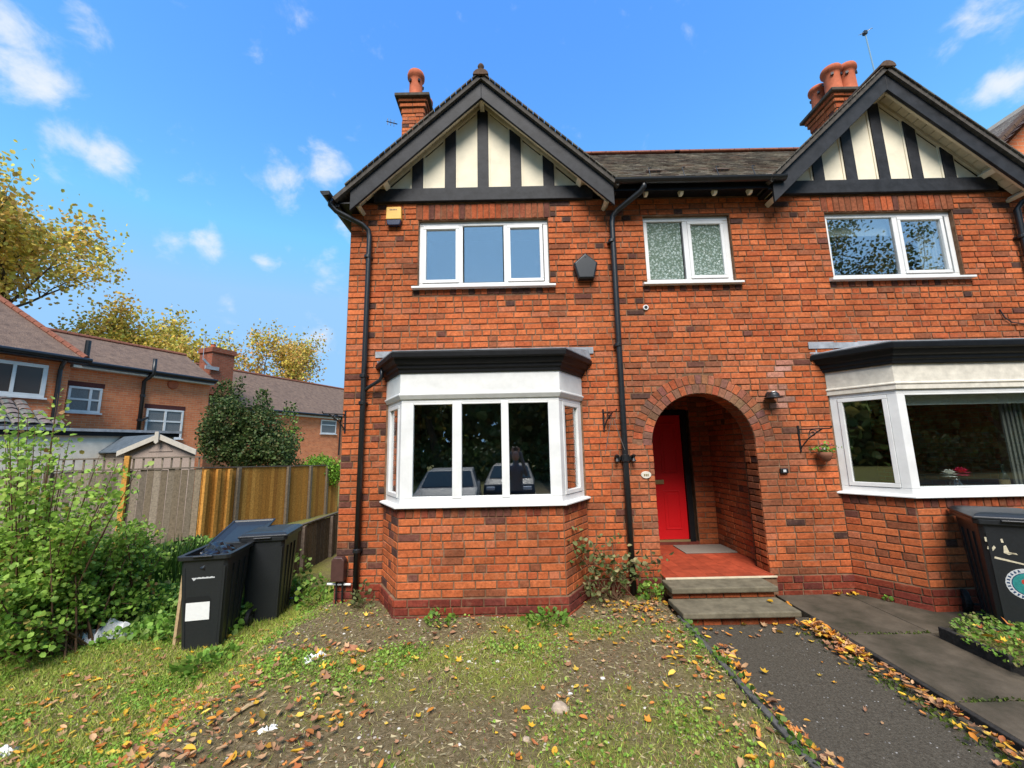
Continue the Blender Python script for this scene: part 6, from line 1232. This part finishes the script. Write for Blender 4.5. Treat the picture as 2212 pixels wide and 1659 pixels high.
for i in range(3): q = MB(); q.box(-.028+i*.021, -.014+i*.021, -.0145, -.012, -.014, .012); q.build('numeral', 'brass', NP)
DB = thing('doorbell', 'small black doorbell box on the brick right of porch', 'doorbell', (3.257, YW-.01, 1.36)); q = MB(); q.box(-.045,.045,-.03,0,-.03,.03); q.build('case', 'black_metal', DB, bevel=.006); q = MB(); q.box(-.018,.018,-.033,-.03,-.014,.016); q.build('push_button', 'mark_white', DB, bevel=.003)
HB = thing('wall_planter', 'small clay wall pot of pink and white flowers beside right bay', 'planter', (3.72, YW-.02, 1.50)); q = MB(); q.lathe([(.02,-.04),(.05,-.02),(.075,.03),(.085,.075),(.075,.075)], (0,-.08,0), 14); q.build('pot', 'clay', HB, smooth=True)
r = np.random.default_rng(3); n = 60; P_ = np.c_[r.normal(0,.06,n), -.08+r.normal(0,.04,n), .08+np.abs(r.normal(0,.04,n))]; V,Fc,Cl = scatter(LEAF6, P_, r.uniform(.02,.05,n), pick(BG,n,.2,r), up_bias=.4, rng=r); np_mesh('foliage', V, Fc, Cl, 'leaf', HB)
def blossom(parent, c, rad, material, petals=9):
    q = MB(); c = Vector(c)
    for ring, (k, tilt, rr2) in enumerate(((petals,-.3,.9),(petals,.15,1.),(petals-2,.6,.95),(petals-4,1.0,.9),(4,1.35,.85))):
        for i in range(k):
            a = 2*math.pi*(i+.5*ring)/k; d = Vector((math.cos(a)*math.cos(tilt), math.sin(a)*math.cos(tilt), math.sin(tilt))); s = Vector((-math.sin(a), math.cos(a), 0)); w = rad*.55*rr2
            q.add([c, c+d*rad*rr2*.6+s*w*.6, c+d*rad*rr2, c+d*rad*rr2*.6-s*w*.6], [(0,1,2,3)])
    return q.build('blossom', material, parent, fix=False)
for i in range(10): blossom(HB, (r.normal(0,.07), -.09+r.normal(0,.03), .10+abs(r.normal(0,.03))), .022, 'petal_white' if i % 2 else 'petal_pink', 6)
MT = thing('meter_cover', 'brown plastic pipe cover at the foot of the house corner', 'meter cover', (-2.04, YW-.03, .25)); q = MB(); q.prism([(-.075,-.0,-.02),(-.075,-.0,.21),(-.045,-.0,.245),(.045,-.0,.245),(.075,-.0,.21),(.075,-.0,-.02)], (0,-.10,0)); q.build('cover', 'meter_brown', MT, bevel=.012); q = MB(); q.tube([(-.13,-.04,-.055),(.14,-.04,-.065)], .013, 8); q.build('white_pipe', 'upvc', MT); q = MB(); q.tube([(-.02,-.05,-.03),(-.02,-.05,-.28)], .012, 6); q.tube([(.05,-.05,-.03),(.05,-.05,-.28)], .012, 6); q.build('pipe', 'black_metal', MT)
q = MB(); q.box(2.36, 3.08, 5.95, 6.42, .2025, .216); tag(q.build('doormat', 'mat_fibre', None, bevel=.005), 'grey rectangular doormat on the red porch floor', 'doormat')
AE2 = thing('tv_aerial', 'thin leaning television aerial above the right gable', 'aerial', (6.3, 6.6, 7.2)); t0, t1 = ray_at(1890,140,6.9), ray_at(1868,70,6.9)
q = MB(); q.tube([t0-Vector((0,0,.8)), t1], .012, 6); up(q.build('mast', 'chrome', None), AE2); q = MB(); q.tube([t1+Vector((-.09,0,-.05)), t1+Vector((.16,0,.10))], .008, 6); q.tube([t1+Vector((-.07,-.06,-.06)), t1+Vector((-.05,.08,.03))], .006, 6); q.tube([t1+Vector((.10,-.06,.02)), t1+Vector((.12,.06,.12))], .006, 6); up(q.build('aerial_rods', 'chrome', None), AE2); q = MB(); q.box(t1.x-.03,t1.x+.03,t1.y-.03,t1.y+.03,t1.z-.05,t1.z+.02); up(q.build('junction_box', 'black_metal', None), AE2)
AE3 = thing('tv_aerial', 'small rod aerial fixed to the left chimney side', 'aerial', (-2.1, 7.3, 8.1)); q = MB(); a = ray_at(858,268,7.3); b = ray_at(835,262,7.3); q.tube([a,b], .01, 6); 
for t in (.3,.6,.9): c = a.lerp(b,t); q.tube([c+Vector((0,0,-.07)), c+Vector((0,0,.07))], .006, 5)
up(q.build('aerial_rods', 'black_metal', None), AE3)
# inside the right bay
VS = thing('flower_vase', 'vase with one red and one white rose inside right bay', 'vase', (4.93, 4.68, 1.12)); q = MB(); q.lathe([(.04,0),(.055,.04),(.05,.09),(.03,.12),(.04,.14)], (0,0,0), 14); q.build('vase', 'glass_right', VS, smooth=True)
for c, m, rad in (((.06,-.02,.20),'petal_red',.085),((-.075,-.02,.185),'petal_white',.078)): blossom(VS, c, rad, m, 11); q = MB(); q.tube([(0,0,.05), (c[0]*.7,0,c[2]-.04)], .006, 5); q.build('flower_stem', 'twig', VS)
BT = thing('dark_bottle', 'dark bottle standing on the sill inside right bay', 'bottle', (5.62, 4.80, 1.12)); q = MB(); q.lathe([(.04,0),(.042,.02),(.042,.13),(.03,.17),(.014,.20),(.014,.26),(.017,.265),(.017,.28)], (0,0,0), 14); q.build('glass', 'bottle', BT, smooth=True); q = MB(); q.lathe([(.0426,.04),(.0426,.11)], (0,0,0), 14); q.build('bottle_label', 'brass', BT)

# ================================================================== ACROSS THE STREET (seen only as reflections in the windows)
RD = MB(); RD.box(-60, 60, -12.5, -5.5, -.62, -.345); tag(RD.build('road', 'asphalt'), kind='structure')
for i, (x, y, h, lab) in enumerate(((-13,-19,12,'large street tree opposite, facing the left bay window'),(-5,-20,11,'street tree opposite, facing the middle of the left house'),(3,-21,11.5,'street tree opposite, facing the porch'),(11,-19,12,'street tree opposite, facing the wall right of porch'),(22,-16,17,'tall tree opposite, mirrored in right upper window'),(34,-20,13,'street tree opposite, far along to the right'))):
    T = branch_tree('street_tree', lab, (x, y, -.5), h, .9, 300+i, [(.06,.09,.02),(.09,.11,.025),(.14,.13,.03),(.05,.075,.02),(.22,.16,.03)], 16000 if i == 4 else 7500, .2 if i == 4 else .42, .35, 4 if i == 4 else 3, .12)
n = 26000; r = np.random.default_rng(88); x = r.uniform(-45,50,n); z = r.uniform(0,1,n)**.9*(6.5+2.5*vnoise(x+60,x*0+3,.35)); P_ = np.c_[x, -24+r.normal(0,1.2,n), z-.5]
n2 = 9000; P2 = np.c_[-34+r.normal(0,1.2,n2), r.uniform(-26,6,n2), r.uniform(0,1,n2)*6.5-.5]; P_ = np.r_[P_, P2]; n += n2
V, Fc, Cl = scatter(LEAF6, P_, r.uniform(.5,1.1,n), pick([(.12,.18,.045),(.16,.23,.06),(.2,.24,.065),(.32,.27,.07)], n, .2, r), rng=r); tag(np_mesh('woodland', V, Fc, Cl, 'leaf'), 'dense dark belt of woodland across the street', 'woodland', kind='stuff')
HG = shrub('street_hedge', 'long dark hedge across the street', (0,-17,-.5), [(x,0,1.2,2.6,1.,1.5) for x in range(-26,38,4)], 9000, .30, DKG, seed=70)
def car(label, x, y, rz, paint):
    T = thing('parked_car', label, 'car', (x,y,-.345), rz); prof = [(-2.05,.32),(-2.1,.62),(-1.95,.86),(-1.15,.97),(-.45,1.42),(.75,1.46),(1.55,1.02),(2.0,.95),(2.1,.6),(2.05,.32)]
    q = MB(); V = []; 
    for s, ins in ((-1,0),(1,0)): V += [(a, s*(.86 if z < 1.0 else .68), z) for a, z in prof]
    n = len(prof); q.add(V, [tuple(range(n)), tuple(reversed(range(n,2*n)))] + [(i,(i+1)%n,n+(i+1)%n,n+i) for i in range(n)]); q.build('body', paint, T, bevel=.05)
    for (a, b, c, d) in ((-1.08,.98,-.50,1.38),(1.48,1.04,.78,1.42)): q = MB(); q.add([(a,-.74,b),(a,.74,b),(c,.62,d),(c,-.62,d)], [(0,1,2,3)]); o = q.build('windscreen', 'far_glass', T); o.location = (-.03 if a < 0 else .03, 0, .03)
    for s in (-1,1): q = MB(); q.add([(-.95,s*.80,1.0),(1.3,s*.80,1.05),(.75,s*.695,1.40),(-.42,s*.695,1.37)], [(0,1,2,3)]); q.build('side_window', 'far_glass', T)
    for sx in (-1.3,1.3):
        for s in (-1,1): q = MB(); q.lathe([(.12,-.1),(.30,-.1),(.32,-.07),(.32,.07),(.30,.1),(.12,.1)], (sx,s*.80,.32), 18, 'Y'); w = q.build('wheel', 'tyre', T); q = MB(); q.lathe([(.0,-.105),(.19,-.105),(.19,.105),(0,.105)], (sx,s*.80,.32), 12, 'Y'); q.build('rim', 'chrome', w)
    for s in (-1,1): q = MB(); q.box(-2.09,-2.0,s*.62-.14,s*.62+.14,.66,.78); q.build('headlight', 'paper', T, bevel=.02)
    return T
car('pale blue parked car facing the house across the front garden', -1.95, -3.9, math.radians(-93), 'car_paint'); car('silver parked car beside the pale blue one, reflected in the bay', -.1, -7.0, math.radians(-88), 'car_silver') if 'car_silver' in MATS else None
# photographer behind the camera, arms raised with a phone
PE = thing('person', 'person in grey shirt and dark trousers holding a phone up at the house', 'person', (.05, -.42, float(gz(0,-.4))))
def skin_chain(name, verts, edges, material, parent, root=0, sub=2):
    me = bpy.data.meshes.new(name); me.from_pydata([v[0] for v in verts], edges, []); o = bpy.data.objects.new(name, me); COL.objects.link(o); o.parent = parent
    o.modifiers.new('skin','SKIN'); 
    for i, v in enumerate(verts): me.skin_vertices[0].data[i].radius = (v[1], v[2] if len(v) > 2 else v[1])
    me.skin_vertices[0].data[root].use_root = True; s = o.modifiers.new('sub','SUBSURF'); s.levels = s.render_levels = sub; me.materials.append(MATS[material]); return o
hz = CAMZ - float(gz(0,-.4)); sh = hz-.22
B_ = [((0,0,.98),.15,.11),((0,.0,1.18),.14,.10),((0,.01,1.38),.165,.105),((0,.01,1.50),.08,.07),((0,.01,1.58),.055),((0,.02,1.68),.075,.09),((0,.02,1.79),.07,.085),
      ((.17,.01,1.45),.06),((.24,.18,1.28),.048),((.09,.34,hz-.06),.036),((-.17,.01,1.45),.06),((-.24,.18,1.28),.048),((-.09,.34,hz-.06),.036),
      ((.10,0,.90),.09),((.11,.02,.50),.065),((.11,-.01,.09),.045),((.12,.12,.04),.035),((-.10,0,.90),.09),((-.11,.02,.50),.065),((-.11,-.01,.09),.045),((-.12,.12,.04),.035)]
skin_chain('body', B_, [(0,1),(1,2),(2,3),(3,4),(4,5),(5,6),(2,7),(7,8),(8,9),(2,10),(10,11),(11,12),(0,13),(13,14),(14,15),(15,16),(0,17),(17,18),(18,19),(19,20)], 'shirt', PE)
skin_chain('trousers', [((0,0,.98),.155,.115),((.10,0,.88),.10),((.11,.02,.50),.078),((.11,-.01,.12),.06),((-.10,0,.88),.10),((-.11,.02,.50),.078),((-.11,-.01,.12),.06)], [(0,1),(1,2),(2,3),(0,4),(4,5),(5,6)], 'trousers', PE)
q = bmesh.new(); bmesh.ops.create_uvsphere(q, u_segments=16, v_segments=10, radius=.115); me = bpy.data.meshes.new('head'); q.to_mesh(me); q.free(); me.materials.append(MATS['skin']); o = bpy.data.objects.new('face', me); COL.objects.link(o); o.parent = PE; o.location = (0,.03,1.72); o.scale = (.75,.85,1.08)
q = bmesh.new(); bmesh.ops.create_uvsphere(q, u_segments=16, v_segments=10, radius=.118); me = bpy.data.meshes.new('hair'); q.to_mesh(me); q.free(); me.materials.append(MATS['hair']); o = bpy.data.objects.new('hair', me); COL.objects.link(o); o.parent = PE; o.location = (0,-.005,1.765); o.scale = (.80,.88,.92)
for s in (-1,1):
    for i in range(4): skin_chain('finger', [((s*.09,.35,hz-.055+i*.018),.010),((s*.075,.385,hz-.05+i*.018),.009),((s*.045,.39,hz-.045+i*.018),.007)], [(0,1),(1,2)], 'skin', PE, sub=1)
    skin_chain('thumb', [((s*.085,.34,hz-.06),.011),((s*.06,.355,hz-.075),.010),((s*.04,.36,hz-.06),.008)], [(0,1),(1,2)], 'skin', PE, sub=1)
PH = thing('phone', 'dark phone held up in both hands of the person', 'phone', (.05, -.055, CAMZ)); q = MB(); q.box(-.078,.078,-.012,-.004,-.037,.037); q.build('case', 'black_metal', PH, bevel=.004)
